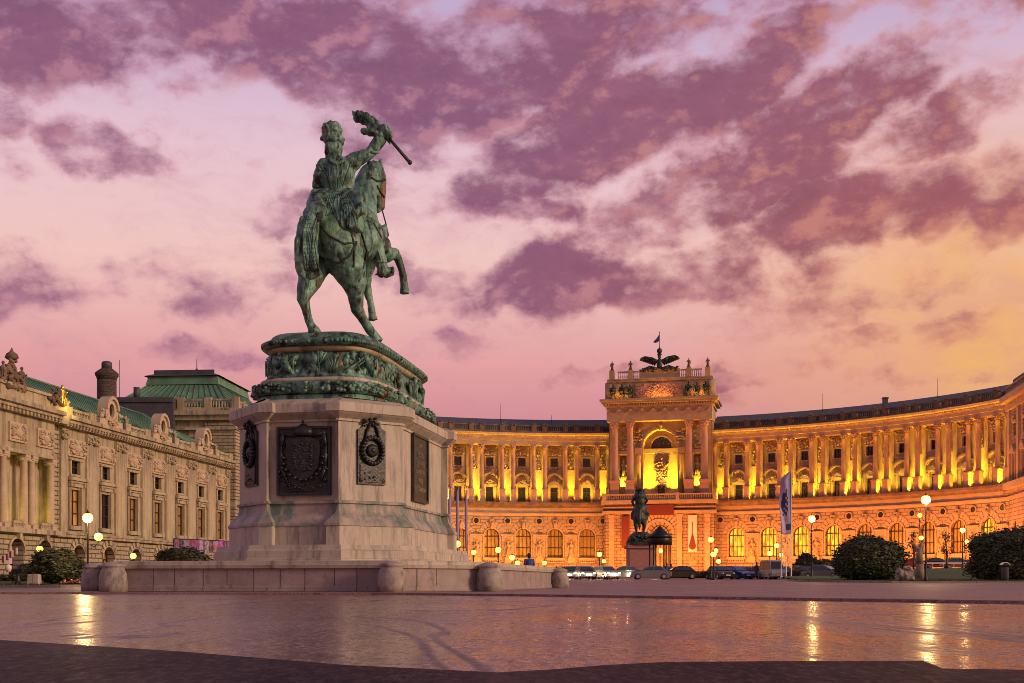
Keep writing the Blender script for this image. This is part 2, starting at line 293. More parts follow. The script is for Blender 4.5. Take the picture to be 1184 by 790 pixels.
# ------------------------------------------------------------------ mesh building
class MB:
    def __init__(s): s.bm = bmesh.new(); s.mi = 0; s.T = Matrix.Identity(4)
    def v(s, x, y, z): return s.bm.verts.new(s.T @ Vector((x, y, z)))
    def f(s, vs):
        try:
            fc = s.bm.faces.new(vs); fc.material_index = s.mi; return fc
        except ValueError: return None
    def box(s, x0, x1, y0, y1, z0, z1, taper=0):
        t = taper
        a = [s.v(x0,y0,z0), s.v(x1,y0,z0), s.v(x1,y1,z0), s.v(x0,y1,z0)]
        b = [s.v(x0+t,y0+t,z1), s.v(x1-t,y0+t,z1), s.v(x1-t,y1-t,z1), s.v(x0+t,y1-t,z1)]
        s.f(a[::-1]); s.f(b)
        for i in range(4): s.f([a[i], a[(i+1)%4], b[(i+1)%4], b[i]])
    def lathe(s, prof, seg=12, c=(0,0,0), sy=1, caps=True, smooth=True):
        rings = []
        for r, z in prof:
            rings.append([s.v(c[0]+r*cos(2*pi*i/seg), c[1]+sy*r*sin(2*pi*i/seg), c[2]+z) for i in range(seg)])
        for a, b in zip(rings, rings[1:]):
            for i in range(seg):
                fc = s.f([a[i], a[(i+1)%seg], b[(i+1)%seg], b[i]])
                if fc and smooth: fc.smooth = True
        if caps: s.f(rings[0][::-1]); s.f(rings[-1])
    def tube(s, p0, p1, r0, r1=None, seg=8, ends=False):
        r1 = r0 if r1 is None else r1
        p0, p1 = Vector(p0), Vector(p1); d = (p1-p0)
        if d.length < 1e-6: return
        q = d.normalized().to_track_quat('Z', 'Y')
        A = [s.v(*(p0+q@Vector((r0*cos(2*pi*i/seg), r0*sin(2*pi*i/seg), 0)))) for i in range(seg)]
        B = [s.v(*(p1+q@Vector((r1*cos(2*pi*i/seg), r1*sin(2*pi*i/seg), 0)))) for i in range(seg)]
        for i in range(seg):
            fc = s.f([A[i], A[(i+1)%seg], B[(i+1)%seg], B[i]])
            if fc: fc.smooth = True
        s.f(A[::-1]); s.f(B)
        if ends: s.ball(p0, r0, sub=1); s.ball(p1, r1, sub=1)
    def path(s, pts, rs, seg=8):
        for i in range(len(pts)-1):
            s.tube(pts[i], pts[i+1], rs[i], rs[i+1], seg)
            s.ball(pts[i], rs[i], sub=2)
        s.ball(pts[-1], rs[-1], sub=2)
    def ball(s, c, r, sub=1, scale=(1,1,1), rot=None):
        n0 = len(s.bm.verts)
        R = rot.to_matrix().to_4x4() if rot else Matrix.Identity(4)
        m = s.T @ Matrix.Translation(Vector(c)) @ R @ Matrix.Diagonal((r*scale[0], r*scale[1], r*scale[2], 1))
        res = bmesh.ops.create_icosphere(s.bm, subdivisions=sub, radius=1, matrix=m)
        fs = set()
        for v in res['verts']:
            for fc in v.link_faces: fs.add(fc)
        for fc in fs: fc.material_index = s.mi; fc.smooth = True
    def prism(s, poly, y0, y1, axis='y'):
        "poly in (x,z), extruded along y"
        A = [s.v(x, y0, z) for x, z in poly]; B = [s.v(x, y1, z) for x, z in poly]
        s.f(A); s.f(B[::-1]); n = len(poly)
        for i in range(n): s.f([A[i], B[i], B[(i+1)%n], A[(i+1)%n]])
    def hprism(s, poly, z0, z1):
        A = [s.v(x, y, z0) for x, y in poly]; B = [s.v(x, y, z1) for x, y in poly]
        s.f(A[::-1]); s.f(B); n = len(poly)
        for i in range(n): s.f([A[i], A[(i+1)%n], B[(i+1)%n], B[i]])
    def blobs(s, w, h, d, n, seed, c=(0,0,0), rmin=.08, rmax=.2, sub=1, shape=None):
        rr = random.Random(seed)
        k = 0
        while k < n:
            x, z = rr.uniform(-1, 1), rr.uniform(-1, 1)
            if shape == 'oval' and x*x+z*z > 1: continue
            if shape == 'tri' and abs(x) > (1-z)/2: continue
            k += 1
            r = rr.uniform(rmin, rmax)
            s.ball((c[0]+x*w/2, c[1]-rr.uniform(0, d), c[2]+z*h/2), r, sub, (rr.uniform(.6,1.5), .7, rr.uniform(.6,1.5)), Vector((rr.random()-.5, .3, rr.random()-.5)).to_track_quat('Z','Y'))
    def mesh(s, name, mats):
        me = bpy.data.meshes.new(name)
        bmesh.ops.recalc_face_normals(s.bm, faces=s.bm.faces)
        s.bm.to_mesh(me); s.bm.free()
        for m in (mats if isinstance(mats, (list, tuple)) else [mats]): me.materials.append(M[m] if isinstance(m, str) else m)
        return me
    def build(s, name, mats, parent=None, **k): return link(name, s.mesh(name, mats), parent, **k)
def link(name, me, parent=None, loc=None, rz=0):
    o = bpy.data.objects.new(name, me); COL.objects.link(o)
    if parent: o.parent = parent
    if loc is not None: o.location = loc
    o.rotation_euler = (0, 0, rz)
    return o
def tag(o, label=None, cat=None, group=None, kind=None):
    if label: o['label'] = label
    if cat: o['category'] = cat
    if group: o['group'] = group
    if kind: o['kind'] = kind
    return o
def empty(name, loc, label, cat, group=None, rz=0):
    o = bpy.data.objects.new(name, None); COL.objects.link(o); o.location = loc; o.rotation_euler = (0, 0, rz); o.empty_display_size = .3
    return tag(o, label, cat, group)
def copy_tree(o, parent=None, loc=None, rz=None, label=None):
    c = o.copy(); COL.objects.link(c)
    if parent: c.parent = parent
    if loc is not None: c.location = loc
    if rz is not None: c.rotation_euler = (0, 0, rz)
    if label: c['label'] = label
    for ch in list(o.children): copy_tree(ch, c)
    return c
def lamp_light(name, loc, energy, color, radius=.15, parent=None, kind='POINT', rot=None, size=None, spot=None):
    d = bpy.data.lights.new(name, kind); d.energy = energy; d.color = color
    if kind == 'POINT': d.shadow_soft_size = radius
    if kind == 'AREA': d.shape = 'RECTANGLE'; d.size, d.size_y = size
    if kind == 'SPOT': d.spot_size = spot; d.spot_blend = .9; d.shadow_soft_size = radius
    d.specular_factor = .2
    o = bpy.data.objects.new(name, d); COL.objects.link(o); o.location = loc
    if rot: o.rotation_euler = rot
    if parent: o.parent = parent
    return o
def voxel(mb, name, mats, parent, vs, smooth=4, disp=0, dscale=2.0, disp2=0, d2=6.0, loc=None):
    "fuse overlapping shapes into one continuous skin"
    me = mb.mesh(name+'_raw', mats)
    o = bpy.data.objects.new(name, me); COL.objects.link(o)
    r = o.modifiers.new('r', 'REMESH'); r.mode = 'VOXEL'; r.voxel_size = vs; r.use_smooth_shade = True
    s = o.modifiers.new('s', 'SMOOTH'); s.iterations = smooth; s.factor = .5
    dg = bpy.context.evaluated_depsgraph_get(); ev = o.evaluated_get(dg)
    nm = bpy.data.meshes.new_from_object(ev, depsgraph=dg)
    o.modifiers.clear(); o.data = nm; nm.name = name
    if disp or disp2:
        nm.update()
        ns = [v.normal.copy() for v in nm.vertices]
        for v, n in zip(nm.vertices, ns):
            c = v.co
            q = Vector((c.x*dscale, c.y*dscale, c.z*dscale*.45))
            d = disp*(abs(mnoise.noise(q))*2-.5)
            if disp2: d += disp2*mnoise.noise(c*d2)
            v.co = c + n*d
    for p in nm.polygons: p.use_smooth = True
    if parent: o.parent = parent
    if loc is not None: o.location = loc
    bpy.data.meshes.remove(me)
    return o

# ------------------------------------------------------------------ ground
def smooth(a, b, x):
    t = max(0, min(1, (x-a)/(b-a))); return t*t*(3-2*t)
def gh(x, y):
    h = .50*smooth(50, 130, y) + .85*smooth(120, 215, y)
    h += 1.15*smooth(28, 52, x)*smooth(88, 150, y)
    return h
def sheet(name, xs, ys, z, m, inside=None, top=None):
    b = MB(); g = {}
    for i, x in enumerate(xs):
        for j, y in enumerate(ys): g[i, j] = None
    def vt(i, j):
        if g[i, j] is None: g[i, j] = b.v(xs[i], ys[j], gh(xs[i], ys[j])+z)
        return g[i, j]
    for i in range(len(xs)-1):
        for j in range(len(ys)-1):
            if inside and not inside((xs[i]+xs[i+1])/2, (ys[j]+ys[j+1])/2): continue
            fc = b.f([vt(i, j), vt(i+1, j), vt(i+1, j+1), vt(i, j+1)]); fc.smooth = True
    o = b.build(name, m); tag(o, kind='structure'); return o
def rng(a, b, n): return [a+(b-a)*i/n for i in range(n+1)]

def paving_mat(name, c1, c2, dark, rough, slab, wet, streaks=True, spec=.3):
    m = bpy.data.materials.new(name); m.use_nodes = True; nt = m.node_tree; L = nt.links.new; p = nt.nodes['Principled BSDF']
    t = nt.nodes.new('ShaderNodeTexCoord')
    def nz(s, scl=(1,1,1), loc=(0,0,0), rot=0, det=6, ro=.6, dist=0):
        mp = nt.nodes.new('ShaderNodeMapping'); mp.inputs['Scale'].default_value = scl; mp.inputs['Location'].default_value = loc; mp.inputs['Rotation'].default_value = (0,0,rot)
        L(t.outputs['Object'], mp.inputs[0]); n = nt.nodes.new('ShaderNodeTexNoise'); n.inputs['Scale'].default_value = s; n.inputs['Detail'].default_value = det
        n.inputs['Roughness'].default_value = ro; n.inputs['Distortion'].default_value = dist; L(mp.outputs[0], n.inputs['Vector']); return n.outputs[0]
    def mr_(f, a, b, c=0, d=1):
        r = nt.nodes.new('ShaderNodeMapRange'); L(f, r.inputs[0])
        for i, v in enumerate((a, b, c, d)): r.inputs[i+1].default_value = v
        return r.outputs[0]
    def mx(f, a, b):
        n = nt.nodes.new('ShaderNodeMix'); n.data_type = 'RGBA'
        L(f, n.inputs[0])
        for s, v in ((n.inputs[6], a), (n.inputs[7], b)):
            if isinstance(v, tuple): s.default_value = (*v, 1)
            else: L(v, s)
        return n.outputs[2]
    c = mx(mr_(nz(.35), .35, .65), c1, c2)
    c = mx(mr_(nz(30, (1,.3,1), det=3), .50, .60, 0, .75), c, dark)
    c = mx(mr_(nz(5, (1,.3,1), (2,4,1), det=8, ro=.85), .48, .66, 0, .7), c, dark)
    c = mx(mr_(nz(24, (1,.28,1), det=4, loc=(3,3,3)), .56, .64), c, tuple(v*1.45 for v in c2))
    if streaks:
        a = nz(.5, (.55,.12,1), (2,1,0), radians(35), 4, .5, .8)
        w = nt.nodes.new('ShaderNodeMath'); w.operation = 'ABSOLUTE'; s2 = nt.nodes.new('ShaderNodeMath'); s2.operation = 'SUBTRACT'; L(a, s2.inputs[0]); s2.inputs[1].default_value = .5; L(s2.outputs[0], w.inputs[0])
        patch = mr_(nz(.5, (1,.3,1), loc=(5,9,0)), .40, .56)
        ln = mr_(w.outputs[0], .012, .003)
        mu = nt.nodes.new('ShaderNodeMath'); mu.operation = 'MULTIPLY'; L(ln, mu.inputs[0]); L(patch, mu.inputs[1])
        m2 = nt.nodes.new('ShaderNodeMath'); m2.operation = 'MULTIPLY'; L(mu.outputs[0], m2.inputs[0]); m2.inputs[1].default_value = .6
        c = mx(m2.outputs[0], c, dark)
    L(c, p.inputs['Base Color'])
    rb_ = mr_(nz(.6, (.8,.3,1), (1,7,2)), .35, .65, rough-wet, rough+wet)
    gm = nt.nodes.new('ShaderNodeMix'); gm.data_type = 'FLOAT'; L(mr_(nz(26, (1,.3,1), (5,5,5), det=4, ro=.7), .50, .62, 0, .8), gm.inputs[0]); L(rb_, gm.inputs[2]); gm.inputs[3].default_value = .42
    gm2 = nt.nodes.new('ShaderNodeMix'); gm2.data_type = 'FLOAT'; L(mr_(nz(1.1, (1,.25,1), (8,2,5), det=8, ro=.75), .52, .66, 0, .6), gm2.inputs[0]); L(gm.outputs[0], gm2.inputs[2]); gm2.inputs[3].default_value = .45
    if streaks:
        gm3 = nt.nodes.new('ShaderNodeMix'); gm3.data_type = 'FLOAT'; L(m2.outputs[0], gm3.inputs[0]); L(gm2.outputs[0], gm3.inputs[2]); gm3.inputs[3].default_value = .6; gm2 = gm3
    L(gm2.outputs[0], p.inputs['Roughness'])
    br = nt.nodes.new('ShaderNodeTexBrick'); br.inputs['Scale'].default_value = 1; br.inputs['Brick Width'].default_value = slab[0]; br.inputs['Row Height'].default_value = slab[1]
    br.inputs['Mortar Size'].default_value = .02; br.inputs['Color1'].default_value = (1,1,1,1); br.inputs['Color2'].default_value = (.84,.84,.84,1); br.inputs['Mortar'].default_value = (.35,.33,.35,1); L(t.outputs['Object'], br.inputs['Vector'])
    jm = nt.nodes.new('ShaderNodeMix'); jm.data_type = 'RGBA'; jm.blend_type = 'MULTIPLY'; jm.inputs[0].default_value = .8; L(c, jm.inputs[6]); L(br.outputs[0], jm.inputs[7]); L(jm.outputs[2], p.inputs['Base Color'])
    b1 = nt.nodes.new('ShaderNodeBump'); b1.inputs['Strength'].default_value = .35; b1.inputs['Distance'].default_value = .004; b1.invert = True; L(br.outputs[1], b1.inputs['Height'])
    b2 = nt.nodes.new('ShaderNodeBump'); b2.inputs['Strength'].default_value = .25; b2.inputs['Distance'].default_value = .001; L(nz(30, (1,.5,1), det=4), b2.inputs['Height']); L(b1.outputs[0], b2.inputs['Normal'])
    L(b2.outputs[0], p.inputs['Normal']); p.inputs['Specular IOR Level'].default_value = spec
    return m
M['granite_fore'] = paving_mat('polished_wet_granite', (.23,.13,.125), (.36,.21,.195), (.03,.017,.024), .21, (4.2,3.1), .07, True, .32)
M['plaza'] = paving_mat('pink_plaza_paving', (.31,.18,.17), (.40,.24,.22), (.10,.06,.065), .6, (3,3), .08)
M['darkfore'] = paving_mat('dark_near_ground', (.022,.010,.018), (.050,.024,.036), (.006,.003,.005), .6, (9,9), .05, False, .035)
M['earth'] = mat('outer_ground', (.10,.08,.07), .95, col2=(.14,.11,.09), nscale=.3)

sheet('ground', [-3000,-800,-200]+rng(-100,140,60)+[240,900,3000], [-60,-20,0]+rng(20,260,60)+[400,1500,4000], -.09, M['earth'])
# boundary between the raised plaza and the polished foreground
EDGE = [(-60,37.4),(-16,37.4),(-12.8,37.15),(-4.0,35.7),(.2,32),(8.9,21),(26,1),(26,-30)]
def edge_y(x):
    for (x0,y0),(x1,y1) in zip(EDGE, EDGE[1:]):
        if x0 <= x <= x1 and x1 > x0: return y0+(y1-y0)*(x-x0)/(x1-x0)
    return 1e3
b = MB()   # plaza: grid from edge to the facades, with a small riser
xs = rng(-60, 26, 60); rows = 46
cols = []
for x in xs:
    y0 = edge_y(min(x, 25.99)); cols.append([b.v(x, y0+(215-y0)*(j/rows)**1.3, gh(x, y0+(215-y0)*(j/rows)**1.3)) for j in range(rows+1)])
for i in range(len(xs)-1):
    for j in range(rows): b.f([cols[i][j], cols[i+1][j], cols[i+1][j+1], cols[i][j+1]]).smooth = True
    a0, a1 = cols[i][0], cols[i+1][0]
    d0, d1 = b.v(a0.co.x, a0.co.y, -.1), b.v(a1.co.x, a1.co.y, -.1); b.f([d0, d1, a1, a0])
x2 = rng(26, 130, 26); cols = []
for x in x2: cols.append([b.v(x, -30+245*(j/rows), gh(x, -30+245*(j/rows))) for j in range(rows+1)])
for i in range(len(x2)-1):
    for j in range(rows): b.f([cols[i][j], cols[i+1][j], cols[i+1][j+1], cols[i][j+1]]).smooth = True
pl = b.build('plaza_pavement', 'plaza'); tag(pl, kind='structure')
b = MB(); b.mi = 0
vs = [b.v(x, y, -.055) for x, y in [(-60,-30),(26,-30)] + [(26,1),(8.9,21),(.2,32),(-4.0,35.7),(-12.8,37.15),(-16,37.4),(-60,37.4)]]
b.f(vs); o = b.build('foreground_pavement', 'granite_fore'); tag(o, kind='structure')
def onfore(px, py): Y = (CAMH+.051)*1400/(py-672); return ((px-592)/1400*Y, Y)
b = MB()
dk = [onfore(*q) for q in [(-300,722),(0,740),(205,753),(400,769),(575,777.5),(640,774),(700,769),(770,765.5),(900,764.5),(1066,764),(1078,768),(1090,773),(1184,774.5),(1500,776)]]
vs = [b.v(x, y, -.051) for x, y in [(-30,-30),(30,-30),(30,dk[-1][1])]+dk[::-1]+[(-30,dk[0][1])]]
b.f(vs); o = b.build('dark_foreground', 'darkfore'); tag(o, kind='structure')  # darker sheet laid just above the nearest part of the foreground

# lawns with a stone kerb
def lawn(name, poly, hf, kerbname, label_k, z=.12):
    b = MB(); xs_ = [p[0] for p in poly]; ys_ = [p[1] for p in poly]
    v2 = [Vector(p) for p in poly]; n = len(poly)
    pts = list(v2); ed = [(i, (i+1)%n) for i in range(n)]
    step = 2.5; x = min(xs_)+1
    def ins(px, py):
        c = False
        for i in range(n):
            (x0,y0),(x1,y1) = poly[i], poly[(i+1)%n]
            if (y0 > py) != (y1 > py) and px < (x1-x0)*(py-y0)/(y1-y0)+x0: c = not c
        return c
    while x < max(xs_):
        y = min(ys_)+1
        while y < max(ys_):
            if ins(x, y): pts.append(Vector((x+.01*sin(y*9), y+.01*cos(x*7))))
            y += step
        x += step
    res = geometry.delaunay_2d_cdt(pts, ed, [], 1, 1e-4)
    vv = [b.v(p.x, p.y, gh(p.x, p.y)+z+hf(p.x, p.y)) for p in res[0]]
    for t in res[2]: 
        fc = b.f([vv[i] for i in t])
        if fc: fc.smooth = True
    o = b.build(name, 'grass'); tag(o, kind='structure')
    k = MB()
    for i in range(n):
        (x0,y0),(x1,y1) = poly[i], poly[(i+1)%n]; d = Vector((x1-x0, y1-y0)); m_ = max(1, int(d.length/4))
        for j in range(m_):
            a = Vector((x0,y0))+d*(j/m_); c = Vector((x0,y0))+d*((j+1)/m_)
            nn = Vector((d.y, -d.x)).normalized()*.12
            za, zc = gh(a.x,a.y), gh(c.x,c.y)
            P = [(a-nn,za),(c-nn,zc),(c+nn,zc),(a+nn,za)]
            lo = [k.v(p.x,p.y,q-.05) for p,q in P]; hi = [k.v(p.x,p.y,q+z+.004) for p,q in P]
            k.f(hi)
            for q in range(4): k.f([lo[q],lo[(q+1)%4],hi[(q+1)%4],hi[q]])
    o = k.build('kerb', 'granitewall'); tag(o, kind='structure')
lawn('lawn', [(22,92),(27,86),(60,82),(110,80),(110,136),(40,136),(28,128)], lambda x, y: .25*smooth(86,120,y), 'kerb', '')
lawn('lawn', [(-70,60),(-22.5,60),(-22.5,96),(-34,98),(-70,98)], lambda x, y: 0, 'kerb', '')

# tufts of grass along the lawn edge so the rim is not a ruled line
b = MB(); rr = random.Random(5)
for _ in range(5200):
    if rr.random() < .75: x = rr.uniform(27, 60); y = 86-4*(x-27)/33+.3+rr.random()**2*6
    else: x = rr.uniform(-46, -23); y = 60.3+rr.random()**2*4
    z = gh(x, y)+.12; h = rr.uniform(.05, .16); a = rr.uniform(0, pi); w = .03
    b.f([b.v(x-w*cos(a), y-w*sin(a), z), b.v(x+w*cos(a), y+w*sin(a), z), b.v(x+rr.uniform(-.05,.05), y+rr.uniform(-.05,.05), z+h)])
o = b.build('grass_blades', 'grass'); tag(o, 'short dark green grass blades along the lawn edges', 'grass', kind='stuff')

# ------------------------------------------------------------------ facade helpers
def arch_pts(hw, sill, spring, arched, n=12):
    p = [(-hw, sill), (hw, sill)]
    if arched: p += [(hw*cos(pi*i/n), spring+hw*sin(pi*i/n)) for i in range(n+1)]
    else: p += [(hw, spring), (-hw, spring)]
    return p
def wall_panel(b, x0, x1, z0, z1, holes, y=0, reveal=.5):
    "flat wall in the xz plane facing -y, with real openings"
    pts = [Vector((x0,z0)),Vector((x1,z0)),Vector((x1,z1)),Vector((x0,z1))]; ed = [(0,1),(1,2),(2,3),(3,0)]
    for h in holes:
        n0 = len(pts); pts += [Vector(p) for p in h]; ed += [(n0+i, n0+(i+1)%len(h)) for i in range(len(h))]
    r = geometry.delaunay_2d_cdt(pts, ed, [], 1, 1e-5)
    def inh(px, py, poly):
        c = False; n = len(poly)
        for i in range(n):
            (ax,ay),(bx,by) = poly[i], poly[(i+1)%n]
            if (ay > py) != (by > py) and px < (bx-ax)*(py-ay)/(by-ay)+ax: c = not c
        return c
    vv = [b.v(p.x, y, p.y) for p in r[0]]
    for t in r[2]:
        cx = sum(r[0][i].x for i in t)/3; cz = sum(r[0][i].y for i in t)/3
        if any(inh(cx, cz, h) for h in holes): continue
        b.f([vv[i] for i in t])
    for h in holes:
        A = [b.v(px, y, pz) for px, pz in h]; B = [b.v(px, y+reveal, pz) for px, pz in h]; n = len(h)
        for i in range(n): b.f([A[i], A[(i+1)%n], B[(i+1)%n], B[i]])
def arch_ring(b, hw, w, spring, y0, y1, n=14, c=0, a0=0, a1=pi, vous=False):
    P = []
    for i in range(n+1):
        a = a0+(a1-a0)*i/n; o = hw+w
        if vous and i % 2: o += .25
        P.append([(c+hw*cos(a), spring+hw*sin(a)), (c+o*cos(a), spring+o*sin(a))])
    F = [[b.v(p[0][0], y0, p[0][1]), b.v(p[1][0], y0, p[1][1]), b.v(p[1][0], y1, p[1][1]), b.v(p[0][0], y1, p[0][1])] for p in P]
    for u, v in zip(F, F[1:]):
        for k in range(4): b.f([u[k], v[k], v[(k+1)%4], u[(k+1)%4]])
    b.f(F[0]); b.f(F[-1])
def pane_mesh(hw, sill, spring, arched, y, m, n=12):
    b = MB(); p = arch_pts(hw, sill, spring, arched, n); b.f([b.v(x, y, z) for x, z in p]); return b.mesh('pane', m)
def frame_mesh(hw, sill, spring, arched, y, nv, hz, t=.1, m='frame', n=12):
    b = MB(); d = .12
    b.box(-hw, -hw+t, y-d, y, sill, spring); b.box(hw-t, hw, y-d, y, sill, spring); b.box(-hw+t, hw-t, y-d, y, sill, sill+t)
    if arched: arch_ring(b, hw-t, t, spring, y-d, y, n)
    else: b.box(-hw+t, hw-t, y-d, y, spring-t, spring)
    for i in range(1, nv+1):
        x = -hw+2*hw*i/(nv+1); top = spring+(sqrt(max(0, hw*hw-x*x))-t if arched else -t)
        b.box(x-t*.4, x+t*.4, y-d+.02, y-.01, sill+t, top)
    for z in hz: b.box(-hw+t, hw-t, y-d-.015, y-.015, z-t*.6, z+t*.6)
    return b.mesh('window', m)
def robed_figure(b, h, c=(0,0,0), seed=0, staff=False, wide=1.0):
    rr = random.Random(seed); s = h/2.0; x, y, z = c
    b.lathe([(.30*s*wide,0),(.32*s*wide,.1*s),(.26*s,.5*s),(.22*s,.95*s),(.27*s*wide,1.35*s),(.26*s,1.5*s),(.09*s,1.62*s),(.08*s,1.68*s)], 9, c, .75)
    b.ball((x, y, z+1.8*s), .14*s, 2, (.9,1,1.15))
    sd = rr.choice((-1,1))
    b.path([(x+sd*.24*s,y,z+1.48*s),(x+sd*.42*s,y-.1*s,z+1.2*s),(x+sd*.30*s,y-.3*s,z+1.32*s)],[.08*s,.07*s,.05*s],6)
    b.path([(x-sd*.24*s,y,z+1.48*s),(x-sd*.38*s,y,z+1.15*s),(x-sd*.33*s,y-.12*s,z+.85*s)],[.08*s,.07*s,.05*s],6)
    if staff: b.tube((x+sd*.42*s,y-.25*s,z+.1*s),(x+sd*.36*s,y-.28*s,z+2.2*s),.03*s)
    for _ in range(5): b.tube((x+rr.uniform(-.2,.2)*s, y-.2*s, z+1.2*s),(x+rr.uniform(-.28,.28)*s,y-.24*s,z+.1*s),.04*s,.06*s,5)
def baluster_row(b, x0, x1, z0, z1, y, d=.18, sp=.42):
    b.box(x0, x1, y-d, y+d, z1-.22, z1); b.box(x0, x1, y-d, y+d, z0, z0+.18)
    n = max(1, int((x1-x0)/sp)); h = z1-.22-z0-.18
    for i in range(n):
        x = x0+(x1-x0)*(i+.5)/n
        b.lathe([(.07,0),(.12,h*.3),(.055,h*.62),(.09,h)], 6, (x, y, z0+.18), caps=False)

# ------------------------------------------------------------------ the crescent palace
PC = (13.066, 168.672); PR = 69.933; PA0 = .0696; BAY = 6.3; G = 3.635
def PA(s): return PA0+s/PR
def PP(s, d=0, h=0): a = PA(s); return Vector((PC[0]+(PR-d)*sin(a), PC[1]+(PR-d)*cos(a), h))
pal = empty('palace', PP(0), 'long curved palace lit amber, with paired columns and a raised central block', 'palace')
PL = pal.location.copy()
def pput(me, name, s, z=0, parent=pal): return link(name, me, parent, PP(s, 0, z)-PL, -PA(s))
def sweep(name, prof, s0, s1, m, ds=1.6, closed=True):
    b = MB(); n = max(2, int((s1-s0)/ds)); R = []
    for i in range(n+1):
        s = s0+(s1-s0)*i/n; R.append([b.v(*(PP(s, d, h)-PL)) for d, h in prof])
    k = len(prof)
    for A, B in zip(R, R[1:]):
        for j in range(k if closed else k-1): b.f([A[j], A[(j+1)%k], B[(j+1)%k], B[j]])
    if closed: b.f(R[0]); b.f(R[-1])
    return b.build(name, m, pal)
LW = (-10*BAY, 1.6); RW = (G*BAY-1.9, (G+9)*BAY+2.3)
for s0, s1 in (LW, RW):
    sweep('base_plinth', [(-.5,0),(.55,0),(.55,3.4),(.25,3.9),(-.3,3.9)], s0, s1, 'prust')
    sweep('string_course', [(-.3,13.1),(.12,13.1),(.28,13.5),(.28,13.7),(-.3,13.7)], s0, s1, 'pstone')
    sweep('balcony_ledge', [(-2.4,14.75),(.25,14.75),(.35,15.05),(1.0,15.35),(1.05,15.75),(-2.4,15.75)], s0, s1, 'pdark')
    sweep('entablature', [(-2.2,27.1),(.35,27.1),(.35,27.75),(.5,27.8),(.5,28.35),(-2.2,28.35)], s0, s1, 'pstone')
    sweep('cornice', [(-2.2,28.36),(.6,28.36),(.7,28.75),(1.35,28.95),(1.45,29.3),(-2.2,29.3)], s0, s1, 'pstone')
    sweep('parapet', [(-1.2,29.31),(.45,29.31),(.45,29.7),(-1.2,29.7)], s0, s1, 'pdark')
    sweep('roof', [(-2.0,29.4),(-1.9,31.0),(-6.5,32.95),(-12,33.4),(-12,29.4)], s0, s1, 'slate')
# unit meshes
def b_lower():
    b = MB(); wall_panel(b, -3.158, 3.158, 3.6, 13.2, [arch_pts(1.5, 4.95, 9.1, True, 14)], 0, .7)
    return b.mesh('wall', 'prust')
def b_band():
    b = MB(); wall_panel(b, -3.158, 3.158, 13.2, 14.9, [], 0); return b.mesh('frieze_wall', 'pstone')
def b_upper():
    b = MB(); wall_panel(b, -3.26, 3.26, 15.5, 27.3, [arch_pts(.72,16.1,18.9,False), arch_pts(.72,23.0,24.7,False)], 1.9, .35)
    for sx_ in (-1, 1):
        b.box(sx_*2.09-.42, sx_*2.09+.42, 1.62, 1.92, 15.6, 27.1)
    b.box(-2.0, 2.0, 1.78, 1.95, 22.1, 22.4)
    return b.mesh('loggia_wall', 'pstone')
def b_col():
    b = MB(); b.box(-.6,.6,-.6,.6,15.76,16.1); b.box(-.52,.52,-.52,.52,16.1,18.1); b.box(-.62,.62,-.62,.62,18.1,18.4)
    b.lathe([(.52,18.4),(.52,18.55),(.42,18.7),(.41,21),(.385,24),(.35,26.1),(.42,26.15),(.36,26.25),(.46,26.6),(.62,26.95)], 14)
    for k in range(8):
        a = k*pi/4; b.ball((.44*cos(a), .44*sin(a), 26.5), .13, 1, (1,1,1.6)); b.ball((.56*cos(a+.39), .56*sin(a+.39), 26.85), .12, 1)
    b.box(-.56,.56,-.56,.56,26.95,27.12)
    return b.mesh('column', 'pcol')
def b_arch_trim():
    b = MB(); arch_ring(b, 1.5, .28, 9.1, -.16, .0, 16)
    b.box(-1.78,-1.5,-.14,0,4.95,9.1); b.box(1.5,1.78,-.14,0,4.95,9.1)
    b.prism([(-.22,10.5),(.22,10.5),(.42,12.4),(-.42,12.4)], -.42, .0)
    b.ball((0,-.42,11.6), .34, 1, (1,.8,1.7))
    for k in range(-4, 5):                      # radiating voussoirs
        if k == 0: continue
        a = pi/2-k*pi/10; c_, s_ = cos(a), sin(a); r0, r1 = 1.8, 3.0 - .08*abs(k); w0, w1 = .2, .34
        if abs(r1*c_) > 3.0: r1 = 3.0/abs(c_)
        P = [(r0*c_-w0*s_, 9.1+r0*s_+w0*c_), (r0*c_+w0*s_, 9.1+r0*s_-w0*c_), (r1*c_+w1*s_, 9.1+r1*s_-w1*c_), (r1*c_-w1*s_, 9.1+r1*s_+w1*c_)]
        b.prism(P, -.08, .0)
    b.box(-1.9,1.9,-.5,0,4.6,4.95); baluster_row(b, -1.6, 1.6, 3.92, 4.6, -.28, .12, .34)
    return b.mesh('arch_moulding', 'pstone')
